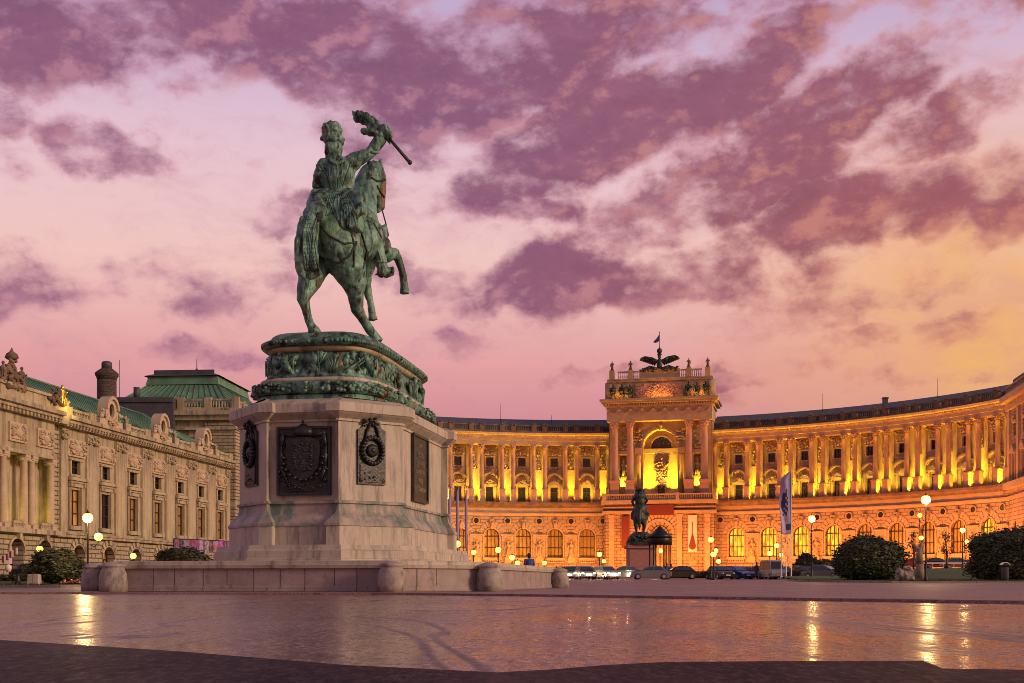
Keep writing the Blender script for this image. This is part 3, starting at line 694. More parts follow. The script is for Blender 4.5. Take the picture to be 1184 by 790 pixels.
def b_hood():
    b = MB(); y = 1.88
    for s_ in (-1,1): b.box(s_*1.02-.2, s_*1.02+.2, y-.35, y, 15.8, 19.2); b.box(s_*1.5-.14, s_*1.5+.14, y-.2, y, 15.8, 19.0)
    b.box(-1.45,1.45,y-.5,y,19.2,19.5)
    b.prism([(-1.3,19.5),(1.3,19.5),(0,20.4)], y-.45, y)
    arch_ring(b, 1.45, .34, 19.9, y-.75, y, 10, a0=radians(22), a1=radians(158))
    b.blobs(1.6,.7,.2,14,3,(0,y-.25,19.9),.1,.2)
    # small window surround
    b.box(-1.0,-.74,y-.16,y,22.8,24.9); b.box(.74,1.0,y-.16,y,22.8,24.9); b.box(-1.1,1.1,y-.22,y,24.7,24.95); b.box(-1.0,1.0,y-.2,y,22.75,23.0)
    b.blobs(2.0,.5,.1,12,5,(0,y-.15,22.6),.08,.16); b.blobs(2.4,1.1,.2,26,6,(0,y-.2,25.8),.1,.24,shape='tri')
    b.blobs(3.0,.5,.1,16,16,(0,y-.15,26.6),.1,.2)
    return b.mesh('window_hood', 'pstone')
def b_trophy():
    b = MB(); y = 1.85
    b.blobs(.8,3.4,.15,34,9,(0,y-.1,24.3),.1,.22); b.box(-.75,.75,y-.14,y+.1,22.1,22.4)
    return b.mesh('carved_trophy', 'pstone')
def b_roundel():
    b = MB(); T = b.T
    for r0, r1, yy in ((.52,.72,-.16),):
        n = 20
        for i in range(n):
            a, a2 = 2*pi*i/n, 2*pi*(i+1)/n
            q = [(r0*cos(a),r0*sin(a)),(r1*cos(a),r1*sin(a)),(r1*cos(a2),r1*sin(a2)),(r0*cos(a2),r0*sin(a2))]
            b.prism([(x, 12.14+z) for x, z in q], yy, .02)
    b.mi = 1; b.f([b.v(.53*cos(2*pi*i/20), -.02, 12.14+.53*sin(2*pi*i/20)) for i in range(20)])
    return b.mesh('roundel', ['pstone','glass'])
def b_niche():
    b = MB(); b.box(-1.2,1.2,-.12,.02,4.0,9.2); b.box(-1.35,1.35,-.4,.02,9.2,9.5); b.box(-.7,.7,-.75,-.1,3.9,5.0)
    robed_figure(b, 3.4, (0,-.45,5.0), 4, True)
    b.blobs(1.8,3.6,.1,18,8,(0,-.1,7),.08,.2)
    return b.mesh('niche_statue', 'pstone')
def b_balus():
    b = MB(); y = -.2
    for xp in (-2.05, 2.05): b.box(xp-.5,xp+.5,y-.3,y+.3,29.7,31.05); b.blobs(.8,.4,.1,6,int(xp*10)+60,(xp,y-.3,31.1),.1,.2)
    baluster_row(b,-1.5,1.5,29.7,30.95,y); baluster_row(b,2.6,3.14,29.7,30.95,y); baluster_row(b,-3.14,-2.6,29.7,30.95,y)
    return b.mesh('roof_balustrade', 'pdark')
def b_dentil():
    b = MB()
    for i in range(14): x = -3.15+.45*(i+.5); b.box(x-.12,x+.12,-1.0,-.6,28.62,28.84)
    return b.mesh('dentils', 'pstone')
m_lower, m_band, m_upper, m_col, m_trim, m_hood, m_tro, m_rou, m_nic, m_bal, m_den = b_lower(), b_band(), b_upper(), b_col(), b_arch_trim(), b_hood(), b_trophy(), b_roundel(), b_niche(), b_balus(), b_dentil()
fr_lower = frame_mesh(1.5,4.95,9.1,True,.6,3,(6.9,9.1),.13)
fr_up = frame_mesh(.72,16.1,18.9,False,2.2,1,(18.0,),.08); fr_sm = frame_mesh(.72,23.0,24.7,False,2.2,1,(23.9,),.08)
panes = {k: pane_mesh(1.5,4.95,9.1,True,.62,v,14) for k, v in dict(lit='lit',dim='litdim',dark='litdark').items()}
pn_up = pane_mesh(.72,16.1,18.9,False,2.22,'glass'); pn_sm = pane_mesh(.72,23,24.7,False,2.22,'glass')
AMB = (1.0,.50,.10); YEL = (1.0,.63,.02)
def wing(cells, lit):
    for k, l in zip(cells, lit):
        s = (k)*BAY
        pput(m_lower,'wall',s); pput(m_band,'frieze_wall',s); pput(m_upper,'loggia_wall',s); pput(m_trim,'arch_moulding',s); pput(m_hood,'window_hood',s)
        pput(m_bal,'roof_balustrade',s); pput(m_den,'dentils',s)
        for fm, pm in ((fr_lower,panes[l]),(fr_up,pn_up),(fr_sm,pn_sm)):
            f_ = pput(fm,'window',s); link('pane',pm,f_)
        for dx in (-2.05,2.05):
            c = pput(m_col,'column',s+dx*.998)
wing([-.5-n for n in range(10)], ['dark','dark','dim','dim','dim','dark','dark','dark','lit','dark'])
wing([G+.5+n for n in range(9)], ['lit','lit','lit','lit','dim','dim','dim','dim','lit'])
for k in [-n for n in range(10)]+[G+n for n in range(10)]:
    s = k*BAY; pput(m_tro,'carved_trophy',s); pput(m_rou,'roundel',s)
    if k not in (0, G): pput(m_nic,'niche_statue',s)
# stubs of wing beside the central block and at the right end
def stub(s0, s1):
    w = (s1-s0)/2; b = MB(); wall_panel(b,-w,w,3.6,14.9,[],0); o = pput(b.mesh('wall','prust'),'wall',(s0+s1)/2)
    b = MB(); wall_panel(b,-w-.05,w+.05,15.5,27.3,[],1.9); pput(b.mesh('loggia_wall','pstone'),'loggia_wall',(s0+s1)/2)
stub(0, 1.7); stub(G*BAY-2.0, G*BAY); stub((G+9)*BAY, (G+9)*BAY+2.3)
pput(m_col,'column',1.1); pput(m_col,'column',G*BAY-1.1); pput(m_col,'column',(G+9)*BAY+1.1)
# floodlights hidden on the balcony behind each pair of columns, and ground floods
def fixture(name, pos, aim, parent, energy, color, size, spread=None):
    d = bpy.data.lights.new(name, 'AREA'); d.shape = 'RECTANGLE'; d.size, d.size_y = size; d.energy = energy; d.color = color
    if spread: d.spread = spread
    o = bpy.data.objects.new(name, d); COL.objects.link(o); o.location = pos-parent.location
    o.rotation_euler = (pos-aim).to_track_quat('Z','Y').to_euler(); o.parent = parent
for k in [-n for n in range(9)]+[G+n for n in range(10)]:
    s = k*BAY
    fixture('floodlight', PP(s,.35,16.1), PP(s,-1.9,25.0), pal, 560+120*sin(k*2.7), YEL, (1.0,.5), radians(105))
for k in [-.5-n for n in range(6)]+[G+.5+n for n in range(9)]:
    fixture('floodlight', PP(k*BAY,.1,15.95), PP(k*BAY,-1.9,25), pal, 270+60*cos(k*1.9), (1.0,.56,.04), (2.4,.3), radians(120))
for k in [-5.5,-4.0,-2.5,-1.0,G+.8,G+2.4,G+4.0,G+5.6,G+7.2,G+8.6]:
    s = k*BAY
    q = PP(s,7,0); q.z = gh(q.x,q.y)+.6; fixture('floodlight', q, PP(s,0,14), pal, 1500 if k < 0 else 2000, (1.0,.36,.06) if k < 0 else (1.0,.285,.045), (5.5,.5))
# ---- central block
SC = G*BAY/2; CA = -PA(SC)
cb = link('central_block', None, pal, PP(SC)-PL, CA); cb.empty_display_size = 1
def cput(b, name, mats, parent=None): return b.build(name, mats, parent or cb)
b = MB(); wall_panel(b,-10.7,10.7,0,15.2,[arch_pts(2.5,1.2,9.4,True,16)],-4,1.6); b.box(-10.7,-10.4,-4,6,0,15.2); b.box(10.4,10.7,-4,6,0,15.2)
cput(b,'portal_wall','prust')
b = MB()
arch_ring(b,2.5,.45,9.4,-4.25,-4,16)
for k in range(-7,8):
    a = pi/2-k*pi/16; c_, s_ = cos(a), sin(a); r0, r1 = 3.0, 4.7; w0, w1 = .2, .34
    if s_ < 0: continue
    b.prism([(r0*c_-w0*s_,9.4+r0*s_+w0*c_),(r0*c_+w0*s_,9.4+r0*s_-w0*c_),(r1*c_+w1*s_,9.4+r1*s_-w1*c_),(r1*c_-w1*s_,9.4+r1*s_+w1*c_)],-4.12,-4)
for sx_ in (-1,1):
    for xx in (3.9,9.2):
        b.box(sx_*xx-.65,sx_*xx+.65,-4.5,-4,1,3.2)
        b.box(sx_*xx-.5,sx_*xx+.5,-4.4,-4,3.2,12.6); b.box(sx_*xx-.62,sx_*xx+.62,-4.55,-4,12.6,13.2)
        for q in range(11): b.box(sx_*xx-.56,sx_*xx+.56,-4.45,-4.4,3.3+q*.85,3.3+q*.85+.55) if xx > 5 else None
    b.box(sx_*6.4-.75,sx_*6.4+.75,-4.3,-4,3.3,4.3)
b.box(-10.9,10.9,-4.7,-4,0,1.6); b.box(-10.95,10.95,-4.8,-4,13.3,13.9); b.box(-10.8,10.8,-4.4,-4.0,14.3,14.7)
b.box(-11.1,11.1,-5.2,5,15.2,15.9)
cput(b,'portal_moulding','pstone')
b = MB(); b.prism([(-2.4,1.2),(2.4,1.2)]+[(2.4*cos(pi*i/16),9.4+2.4*sin(pi*i/16)) for i in range(17)],-2.5,-2.45)
o = cput(b,'portal_window','litdim')
b = MB()
for i in range(9):
    a = pi*i/8; b.tube((.9*cos(a),-2.6,9.4+.9*sin(a)),(2.4*cos(a),-2.6,9.4+2.4*sin(a)),.05)
arch_ring(b,.85,.1,9.4,-2.68,-2.52,12); arch_ring(b,1.6,.1,9.4,-2.68,-2.52,12); b.box(-2.4,2.4,-2.75,-2.52,9.2,9.45)
for xx in (-1.6,-.8,0,.8,1.6): b.box(xx-.07,xx+.07,-2.7,-2.52,1.2,9.2)
link('grille', b.mesh('grille','frame'), o)
b = MB(); b.box(-2.9,2.9,-4.72,-4.4,14.72,14.95); b.mi = 1; b.box(-2.9,2.9,-4.9,-4.85,13.0,15.0)
cput(b,'portal_banner',['black','redcloth'])
b = MB(); b.box(-7.2,-5.7,-4.62,-4.56,6.8,12.7); b.box(-7.2,-5.7,-4.6,-4.0,12.7,12.8); cput(b,'banner','redcloth')
b = MB(); b.box(5.6,7.2,-4.62,-4.56,5.9,12.9); b.mi = 1
b.prism([(6.4,9.8)]+[(6.4+.68*cos(a),7.0+.68*sin(a)) for a in [radians(t) for t in (30,0,-30,-60,-90,-120,-150,180,150)]],-4.68,-4.63); b.prism([(6.34,7.5),(6.46,7.5),(6.46,11.6),(6.34,11.6)],-4.69,-4.63)
cput(b,'banner',['whitecloth','redcloth'])
b = MB()
for x0,x1 in ((-10.9,-3.9),(-3.3,3.3),(3.9,10.9)): baluster_row(b,x0,x1,15.9,17.1,-4.9,.16,.4)
for x in (-10.6,-3.6,3.6,10.6): b.box(x-.35,x+.35,-5.2,-4.6,15.9,17.3)
cput(b,'balcony_balustrade','pstone')
# upper wall with recessed arch and niches
b = MB(); wall_panel(b,-10,10,15.9,31.4,[arch_pts(3.35,16.2,26.4,True,20)]+[[(x-.8,20),(x+.8,20),(x+.8,24.8),(x-.8,24.8)] for x in (-7.15,7.15)],-2.2,2.2)
b.box(-10,-9.8,-2.2,6,15.9,31.4); b.box(9.8,10,-2.2,6,15.9,31.4)
b.f([b.v(-3.6,0,16),b.v(3.6,0,16),b.v(3.6,0,30),b.v(-3.6,0,30)])
for x in (-7.15,7.15): b.f([b.v(x-.9,-1.2,19.8),b.v(x+.9,-1.2,19.8),b.v(x+.9,-1.2,25),b.v(x-.9,-1.2,25)])
b.box(-3.3,3.3,-.5,0,25.3,26.2); b.box(-3.3,3.3,-.35,0,16,17)
cput(b,'upper_wall','pstone')
b = MB(); arch_ring(b,3.35,.5,26.4,-2.5,-2.2,20); arch_ring(b,2.0,.25,26.5,-.35,0,14)
for x in (-4.15,4.15): b.lathe([(.42,17.3),(.38,24.6),(.5,25.0)],12,(x,-2.5,0)); b.box(x-.65,x+.65,-3.0,-2.2,25.0,26.2); b.box(x-.6,x+.6,-3.1,-2.2,15.9,17.3)
for sx_ in (-1,1):
    b.blobs(2.0,3.0,.3,40,31,(sx_*4.2,-2.4,28.6),.14,.34)
    b.blobs(1.4,4.4,.3,34,32,(sx_*7.15,-2.3,28.2),.14,.32); b.box(sx_*7.15-1.1,sx_*7.15+1.1,-2.7,-2.2,25.0,25.7)
b.blobs(1.0,1.2,.3,12,33,(0,-2.6,30.2),.16,.3)
cput(b,'arch_moulding','pstone')
b = MB(); b.prism([(1.95*cos(pi*i/14),26.5+1.95*sin(pi*i/14)) for i in range(15)],-.15,-.1)
w = cput(b,'lunette_window','glass')
b = MB(); 
for i in range(1,8): a = pi*i/8; b.tube((.7*cos(a),-.22,26.5+.7*sin(a)),(1.95*cos(a),-.22,26.5+1.95*sin(a)),.05)
arch_ring(b,.65,.1,26.5,-.28,-.16,12); arch_ring(b,1.3,.08,26.5,-.28,-.16,12); b.box(-2,2,-.3,-.16,26.4,26.55)
link('grille', b.mesh('grille','frame'), w)
b = MB(); y = -.1     # double headed eagle crest on the rear wall
b.box(-1.5,1.5,-.25,0,17,23.6); b.blobs(2.6,2.6,.3,60,41,(0,-.3,22.4),.15,.34,shape='oval'); b.blobs(3.2,1.6,.3,30,42,(0,-.3,23.6),.12,.3,shape='oval'); b.blobs(2.4,3.0,.25,40,43,(0,-.3,19.8),.12,.3)
for sx_ in (-1,1):
    for q in range(6): b.tube((sx_*.4,-.45,22.6),(sx_*(.9+.13*q),-.4,21.2+.55*q),.12,.04,5)
cput(b,'eagle_crest','pcol')
b = MB(); b.box(-.7,.7,-.4,-.3,17.0,19.0); cput(b,'balcony_door','frame')
def central_col():
    b = MB(); b.box(-1.0,1.0,-1.0,1.0,15.9,16.4); b.box(-.88,.88,-.88,.88,16.4,19.4); b.box(-1.02,1.02,-1.02,1.02,19.4,19.8)
    b.lathe([(.85,19.8),(.85,20.0),(.66,20.3),(.65,24),(.60,28),(.54,29.8),(.62,29.85),(.56,30.0),(.70,30.5),(.95,31.0)],18)
    for k in range(8): a = k*pi/4; b.ball((.66*cos(a),.66*sin(a),30.35),.2,1,(1,1,1.6)); b.ball((.85*cos(a+.39),.85*sin(a+.39),30.85),.18,1)
    b.box(-.9,.9,-.9,.9,31.0,31.2); return b.mesh('column','pcol')
mcc = central_col()
for x in (-8.6,-5.65,5.65,8.6): link('column', mcc, cb, (x,-3.7,0))
for x in (-7.15,7.15):
    b = MB(); b.box(-.6,.6,-.4,.4,0,.8); robed_figure(b,3.3,(0,0,.8),int(x+20),True); o = b.build('niche_statue','pstone',cb,loc=(x,-1.9,19.9))
b = MB(); b.box(-10.1,10.1,-4.6,6,31.2,33.9); b.box(-10.4,10.4,-4.9,6,33.9,34.25); b.box(-11.0,11.0,-5.6,6.2,34.55,34.95); b.box(-11.3,11.3,-5.9,6.4,34.95,35.4)
for i in range(44): x = -10.6+.493*i; b.box(x-.13,x+.13,-5.3,-4.9,34.25,34.55)
for i in range(9):
    x = -8.8+2.2*i; arch_ring(b,.75,.16,33.5,-4.8,-4.6,8,c=x,a0=pi,a1=2*pi); b.ball((x-1.1,-4.7,33.4),.28,1)
cput(b,'entablature','pstone')
b = MB(); b.box(-10,10,-3.6,5,35.4,39.0); b.box(-10.2,10.2,-3.9,5.2,38.9,39.4); b.box(-3.9,3.9,-3.7,-3.3,39.4,41.0)
for x in (-9.7,9.7): b.lathe([(1.0,35.4),(1.0,38.9)],10,(x,-2.8,0))
cput(b,'attic','pstone')
b = MB(); b.box(-4.6,4.6,-3.85,-3.6,35.9,38.5); b.blobs(8.4,2.2,.15,150,51,(0,-3.85,37.2),.1,.26); cput(b,'relief_panel','pcol')
b = MB()
for x0,x1 in ((-8.1,-6.1),(-5.1,-4.0),(4.0,5.1),(6.1,8.1)): baluster_row(b,x0,x1,39.4,41.0,-3.5,.16,.36)
for x in (-9.2,-5.6,5.6,9.2): b.box(x-.5,x+.5,-4.0,-3.0,39.4,41.2)
b.box(-10.1,10.1,-4.0,-3.0,39.3,39.5); b.box(-3.9,3.9,-3.9,-3.1,40.9,41.2)
cput(b,'attic_balustrade','pstone')
for i, x in enumerate((-9.2,-5.6,5.6,9.2)):
    b = MB(); robed_figure(b,1.9,(0,0,0),60+i,wide=1.2); b.build('rooftop_statue','pdark',cb,loc=(x,-3.5,41.2))
for i, x in enumerate((-8.9,-7.2,-5.6,5.6,7.2,8.9)):
    b = MB(); robed_figure(b,3.0+.2*(i%2),(0,0,0),70+i,i%2==0,1.3); b.blobs(1.3,2.2,.5,14,80+i,(0,-.1,1.3),.14,.32); b.build('attic_statue','bronzedark',cb,loc=(x,-4.2,35.4))
b = MB()   # eagle with spread wings carrying a globe
b.ball((0,0,1.6),.75,2,(.8,.7,1.5)); b.ball((0,-.2,2.9),.36,2); b.tube((0,-.3,2.9),(0,-.85,2.8),.14,.03)
for sx_ in (-1,1):
    b.path([(sx_*.5,0,2.1),(sx_*1.6,0,2.7),(sx_*2.9,0,3.0),(sx_*3.7,.1,2.7)],[.35,.3,.22,.1],8)
    for q in range(9): t = q/8; b.tube((sx_*(.7+2.6*t),0,2.2+.7*t-.1*t*t),(sx_*(1.0+2.8*t),.1,1.3+1.1*t),.30,.16,5)
    b.path([(sx_*.6,-.2,.6),(sx_*1.8,-.3,.9),(sx_*3.0,-.2,.55),(sx_*3.6,-.1,.25)],[.35,.38,.3,.15],8)
    b.blobs(2.6,.8,.3,16,90,(sx_*2.2,-.2,.5),.15,.3)
b.lathe([(.25,3.1),(.5,3.4),(.3,3.6)],10); b.ball((0,0,4.1),.55,2); b.tube((0,0,4.5),(0,0,4.9),.1)
cput(b,'roof_eagle','bronzedark').location = (0,-3.5,40.6)
b = MB(); b.tube((0,0,0),(0,0,3.4),.06,.04); b.ball((0,0,3.4),.12); b.mi = 1
q = [(-.05,3.0),(-.5,2.3),(-1.2,1.6),(-.9,1.35),(-.35,1.5),(-.05,1.75)]
b.prism(q,-.06,.06); cput(b,'roof_flag',['black','bluecoat']).location = (0,-3.5,44.9)
for x in (-7.5,0,7.5):
    p0 = Matrix.Rotation(CA,4,'Z')@Vector((x,-5.4,35.7)); p1 = Matrix.Rotation(CA,4,'Z')@Vector((x,-3.5,38.5)); fixture('floodlight', PP(SC)+p0, PP(SC)+p1, pal, 170, (1.0,.34,.06), (3.5,.2))
p0 = Matrix.Rotation(CA,4,'Z')@Vector((0,-3.0,17.6)); p1 = Matrix.Rotation(CA,4,'Z')@Vector((0,-.3,22)); fixture('floodlight', PP(SC)+p0, PP(SC)+p1, pal, 130, (1.0,.42,.06), (.6,.2), radians(60))
for (x, z, e) in ((-2.5,17.2,900),(2.5,17.2,900)):
    p0 = Matrix.Rotation(CA,4,'Z')@Vector((x,-1.6,z)); p1 = Matrix.Rotation(CA,4,'Z')@Vector((x*.85,0,z+8)); fixture('floodlight', PP(SC)+p0, PP(SC)+p1, pal, e, YEL, (.9,.3), radians(85))
for x in (-7.15,7.15):
    p0 = Matrix.Rotation(CA,4,'Z')@Vector((x,-2.6,18.9)); p1 = Matrix.Rotation(CA,4,'Z')@Vector((x,-1.2,22.5)); fixture('floodlight', PP(SC)+p0, PP(SC)+p1, pal, 420, YEL, (.8,.3))
for x in (-8,-2.7,2.7,8):
    p0 = Matrix.Rotation(CA,4,'Z')@Vector((x,-13,2.0)); p1 = Matrix.Rotation(CA,4,'Z')@Vector((x*.8,-4,16)); fixture('floodlight', PP(SC)+p0, PP(SC)+p1, pal, 1900, (1.0,.27,.045), (3,.5))
# ---- pavilion at the right end
SE = (G+9)*BAY+2.3; E0 = PP(SE)
ed = Vector((-.17,-.985,0)).normalized(); erz = atan2(ed.y, ed.x)
ep = link('end_pavilion', None, pal, E0-PL, erz)
en = Matrix.Rotation(erz,4,'Z')
b = MB(); hol = []
for xc in (3.4,9.6,15.8,22):
    hol += [[(xc-.8,16.2),(xc+.8,16.2),(xc+.8,20),(xc-.8,20)],[(xc-.75,23),(xc+.75,23),(xc+.75,25),(xc-.75,25)],[(xc-1.3,4.5),(xc+1.3,4.5)]+[(xc+1.3*cos(pi*i/10),8.6+1.3*sin(pi*i/10)) for i in range(11)]]
wall_panel(b,0,28,0,28.4,hol,-.6,.5); b.box(-.01,.4,-.6,4,0,28.4)
b.build('wall','prust',ep)
b = MB()
for z0,z1,d in ((0,3.8,.5),(13.2,13.7,.3),(14.8,15.8,.9),(27.2,28.35,.5),(28.36,29.3,1.4)): b.box(-.6,28,-.6-d,-.58,z0,z1)
for xc in (.7,6.5,12.7,18.9,25): b.box(xc-.6,xc+.6,-.95,-.6,15.8,27.2)
for xc in (3.4,9.6,15.8,22):
    b.box(xc-1.3,xc+1.3,-1.1,-.6,20.3,20.7); b.prism([(xc-1.3,20.7),(xc+1.3,20.7),(xc,21.7)],-1.1,-.6); b.box(xc-1.1,xc-.8,-.85,-.6,16,20.3); b.box(xc+.8,xc+1.1,-.85,-.6,16,20.3)
    b.box(xc-1.1,xc+1.1,-.8,-.6,25,25.4); b.blobs(1.8,.8,.2,14,95,(xc,-.8,25.9),.1,.25)
baluster_row(b,-.5,28,29.6,30.95,-1.0,.18,.5)
b.box(-.6,28,-1.3,0,29.3,29.6)
b.build('cornice','pstone',ep)
b = MB(); b.hprism([(-.3,0),(28,0),(28,12),(-.3,8)],28.5,32.2); b.build('roof','slate',ep)
for xc in (3.4,9.6,15.8,22):
    for z0,z1,hw in ((16.2,20,.8),(23,25,.75)):
        o = link('window', frame_mesh(hw,z0,z1,False,-.2,1,((z0+z1)/2,),.1), ep, (xc,0,0)); link('pane', pane_mesh(hw,z0,z1,False,-.15,'glass'), o)
    o = link('window', frame_mesh(1.3,4.5,8.6,True,-.2,3,(6.6,8.6),.1), ep, (xc,0,0)); link('pane', pane_mesh(1.3,4.5,8.6,True,-.15,'litdim'), o)
b = MB(); b.box(-.8,.8,-.8,.8,0,1.6); robed_figure(b,3.6,(0,0,1.6),7,True,1.4); b.path([(-.3,0,3.4),(-.9,0,4.6),(-1.1,0,6.0)],[.2,.15,.1],6); b.blobs(1.8,2.0,.5,20,99,(0,0,2.8),.2,.4)
b.build('rooftop_statue','pdark',ep,loc=(10.2,1.0,30.8))
p0 = E0+en@Vector((6,-9,2.5)); fixture('floodlight', p0, E0+en@Vector((8,0,14)), pal, 3200, (1,.28,.08), (4,.6))
p0 = E0+en@Vector((18,-9,2.5)); fixture('floodlight', p0, E0+en@Vector((18,0,14)), pal, 2600, (1,.28,.08), (4,.6))
# lightning rods and chimney on the roof ridge
b = MB()
for px_, s in ((593.5,-3.1*BAY),(640,-1.55*BAY),(940,(G+2.9)*BAY),(1067,(G+6.35)*BAY)):
    p = PP(s,-4,32)-PL; b.tube(p, p+Vector((0,0,3.6 if px_ != 640 else 1.6)), .05, .03, 5)
b.build('lightning_rods','black',pal)
p = PP((G+4.85)*BAY,-3,31.2)-PL; b = MB(); b.box(p.x-.4,p.x+.4,p.y-.4,p.y+.4,p.z,p.z+1.9); b.box(p.x-.5,p.x+.5,p.y-.5,p.y+.5,p.z+1.9,p.z+2.15); b.build('chimney','slate',pal)

# ------------------------------------------------------------------ left building
LX, LANG, LT0, LDT = -54.695, .1288, 112.458, 6.0227
LD = Vector((sin(LANG), cos(LANG), 0)); LN = Vector((cos(LANG), -sin(LANG), 0))
def LPt(k, d=0, h=0): return Vector((LX,0,0))+LD*(LT0+LDT*k)+LN*d+Vector((0,0,h))
lrz = atan2(LD.y, LD.x)          # local x runs away along the facade, local -y faces the square
hall = empty('stone_hall', LPt(0), 'long pale stone palace wing with green copper roof, oval dormers and tall narrow windows', 'palace', rz=lrz)
def lput(me, name, k, parent=hall): return link(name, me, parent, (k*LDT,0,0))
HW = LDT/2
def l_wall():
    b = MB(); wall_panel(b,-HW,HW,4.7,15.0,[arch_pts(.98,5.45,8.75,False),arch_pts(.8,10.15,11.4,False)],0,.4); return b.mesh('wall','lstone')
def l_base():
    b = MB(); wall_panel(b,-HW,HW,0,4.3,[arch_pts(1.2,.3,2.45,True,12)],-.3,.9)
    return b.mesh('ground_floor_wall','lrust')
def l_trim():
    b = MB()
    b.box(-1.33,-.98,-.16,0,5.2,9.1); b.box(.98,1.33,-.16,0,5.2,9.1); b.box(-1.3,1.3,-.22,0,9.0,9.35); b.box(-1.75,1.75,-.55,0,9.55,9.85); b.box(-1.5,1.5,-.35,0,9.35,9.55)
    b.box(-1.35,1.35,-.3,0,5.05,5.42)
    b.box(-1.1,-.8,-.12,0,10.0,11.55); b.box(.8,1.1,-.12,0,10.0,11.55); b.box(-1.3,1.3,-.25,0,11.4,11.6); b.box(-1.15,1.15,-.2,0,9.95,10.15)
    for s_ in (-1,1):
        b.box(s_*1.3-.12,s_*1.3+.12,-.4,-.1,9.0,9.5)
    # pilasters with capitals, both halves of the bay edge
    for x0, x1 in ((-HW+.004,-HW+1.15),(HW-1.15,HW-.004)):
        b.box(x0,x1,-.25,0,4.75,13.2); b.box(x0-.0,x1+.0,-.32,0,13.2,14.1); b.blobs(x1-x0-.2,.8,.15,12,int(x0*7)+200,((x0+x1)/2,-.32,13.6),.1,.2)
    b.box(-HW,HW,-.1,0,12.0,12.1)
    return b.mesh('window_surround','lstone')
def l_relief(seed):
    b = MB(); b.box(-1.65,1.65,-.2,0,11.75,13.35); b.box(-1.35,1.35,-.3,-.2,11.95,13.15)
    for s_ in (-1,1): b.blobs(.7,1.1,.12,16,seed+s_,(s_*1.0,-.3,12.55),.1,.2)
    b.ball((0,-.3,12.55),.5,2,(1.2,.35,.85)); b.blobs(2.4,1.1,.1,26,seed+5,(0,-.3,12.55),.06,.14)
    return b.mesh('relief_panel','lpanel')
def l_corn():
    b = MB(); b.box(-HW,HW,-.55,0,14.3,14.6); b.box(-HW,HW,-1.1,0,14.9,15.25); b.box(-HW,HW,-.85,0,14.6,14.9); 
    for i in range(10): x = -HW+.602*(i+.5); b.box(x-.13,x+.13,-.8,-.55,14.38,14.6)
    b.box(-HW,HW,-.75,-.3,4.3,4.75); b.box(-HW,HW,-.85,-.3,4.55,4.75)
    return b.mesh('cornice','lstone')
def l_bal():
    b = MB(); baluster_row(b,-1.7,1.7,15.25,16.0,-.4,.14,.3)
    for x in (-2.3,2.3): b.box(x-.6,x+.6,-.65,-.15,15.25,16.1)
    b.blobs(.6,.6,.1,8,300,(-2.5,-.4,16.4),.12,.26); return b.mesh('balustrade','lstone')
def l_dormer():
    b = MB(); b.box(-2.4,2.4,-.65,-.15,15.25,15.95); b.box(-1.3,1.3,-.7,.2,15.9,16.2)
    n = 20
    for i in range(n):
        a, a2 = 2*pi*i/n, 2*pi*(i+1)/n
        b.prism([(.55*cos(a),16.85+.68*sin(a)),(1.0*cos(a),16.85+1.05*sin(a)),(1.0*cos(a2),16.85+1.05*sin(a2)),(.55*cos(a2),16.85+.68*sin(a2))],-.7,-.2)
    arch_ring(b,1.0,.3,16.95,-.9,.15,12)
    b.box(-1.3,-.95,-.7,.2,15.95,16.95); b.box(.95,1.3,-.7,.2,15.95,16.95)
    b.blobs(2.0,.5,.1,24,310,(0,-.75,15.7),.1,.2); b.blobs(.7,.9,.1,8,311,(-2.0,-.6,16.4),.12,.26); b.blobs(.7,.9,.1,8,312,(2.0,-.6,16.4),.12,.26)
    b.mi = 1; b.prism([(.56*cos(2*pi*i/20),16.85+.69*sin(2*pi*i/20)) for i in range(20)],-.42,-.36)
    return b.mesh('dormer',['lpanel','glass'])
def l_arch_trim():
    b = MB(); arch_ring(b,1.2,.16,2.45,-.42,-.3,12)
    for k in range(-3,4):
        a = pi/2-k*pi/9; c_, s_ = cos(a), sin(a); r0, r1 = 1.38, 2.0-.06*abs(k); w0, w1 = .16,.24
        if k == 0: r1 = 2.15
        b.prism([(r0*c_-w0*s_,2.45+r0*s_+w0*c_),(r0*c_+w0*s_,2.45+r0*s_-w0*c_),(r1*c_+w1*s_,2.45+r1*s_-w1*c_),(r1*c_-w1*s_,2.45+r1*s_+w1*c_)],-.44 if k else -.6,-.3)
    return b.mesh('arch_moulding','lstone')
mm = [l_wall(),l_base(),l_trim(),l_corn(),l_arch_trim()]; ml_rel = [l_relief(1),l_relief(40)]; ml_bal, ml_dor = l_bal(), l_dormer()
M['glassred2'] = litmat('red_curtained_window', (.75,.13,.07), .17, (4,4,2.5))
fl = frame_mesh(.98,5.45,8.75,False,.3,1,(6.6,7.7),.08); fs = frame_mesh(.8,10.15,11.4,False,.3,1,(10.8,),.08)
pl_r = pane_mesh(.98,5.45,8.75,False,.33,'glassred2'); pl_l = pane_mesh(.98,5.45,8.75,False,.33,'litdim'); pl_d = pane_mesh(.98,5.45,8.75,False,.33,'glass'); ps = pane_mesh(.8,10.15,11.4,False,.33,'glass')
pa = pane_mesh(1.2,.3,2.45,True,.5,'litdark'); fa = frame_mesh(1.2,.3,2.45,True,.45,2,(1.4,2.45),.08)
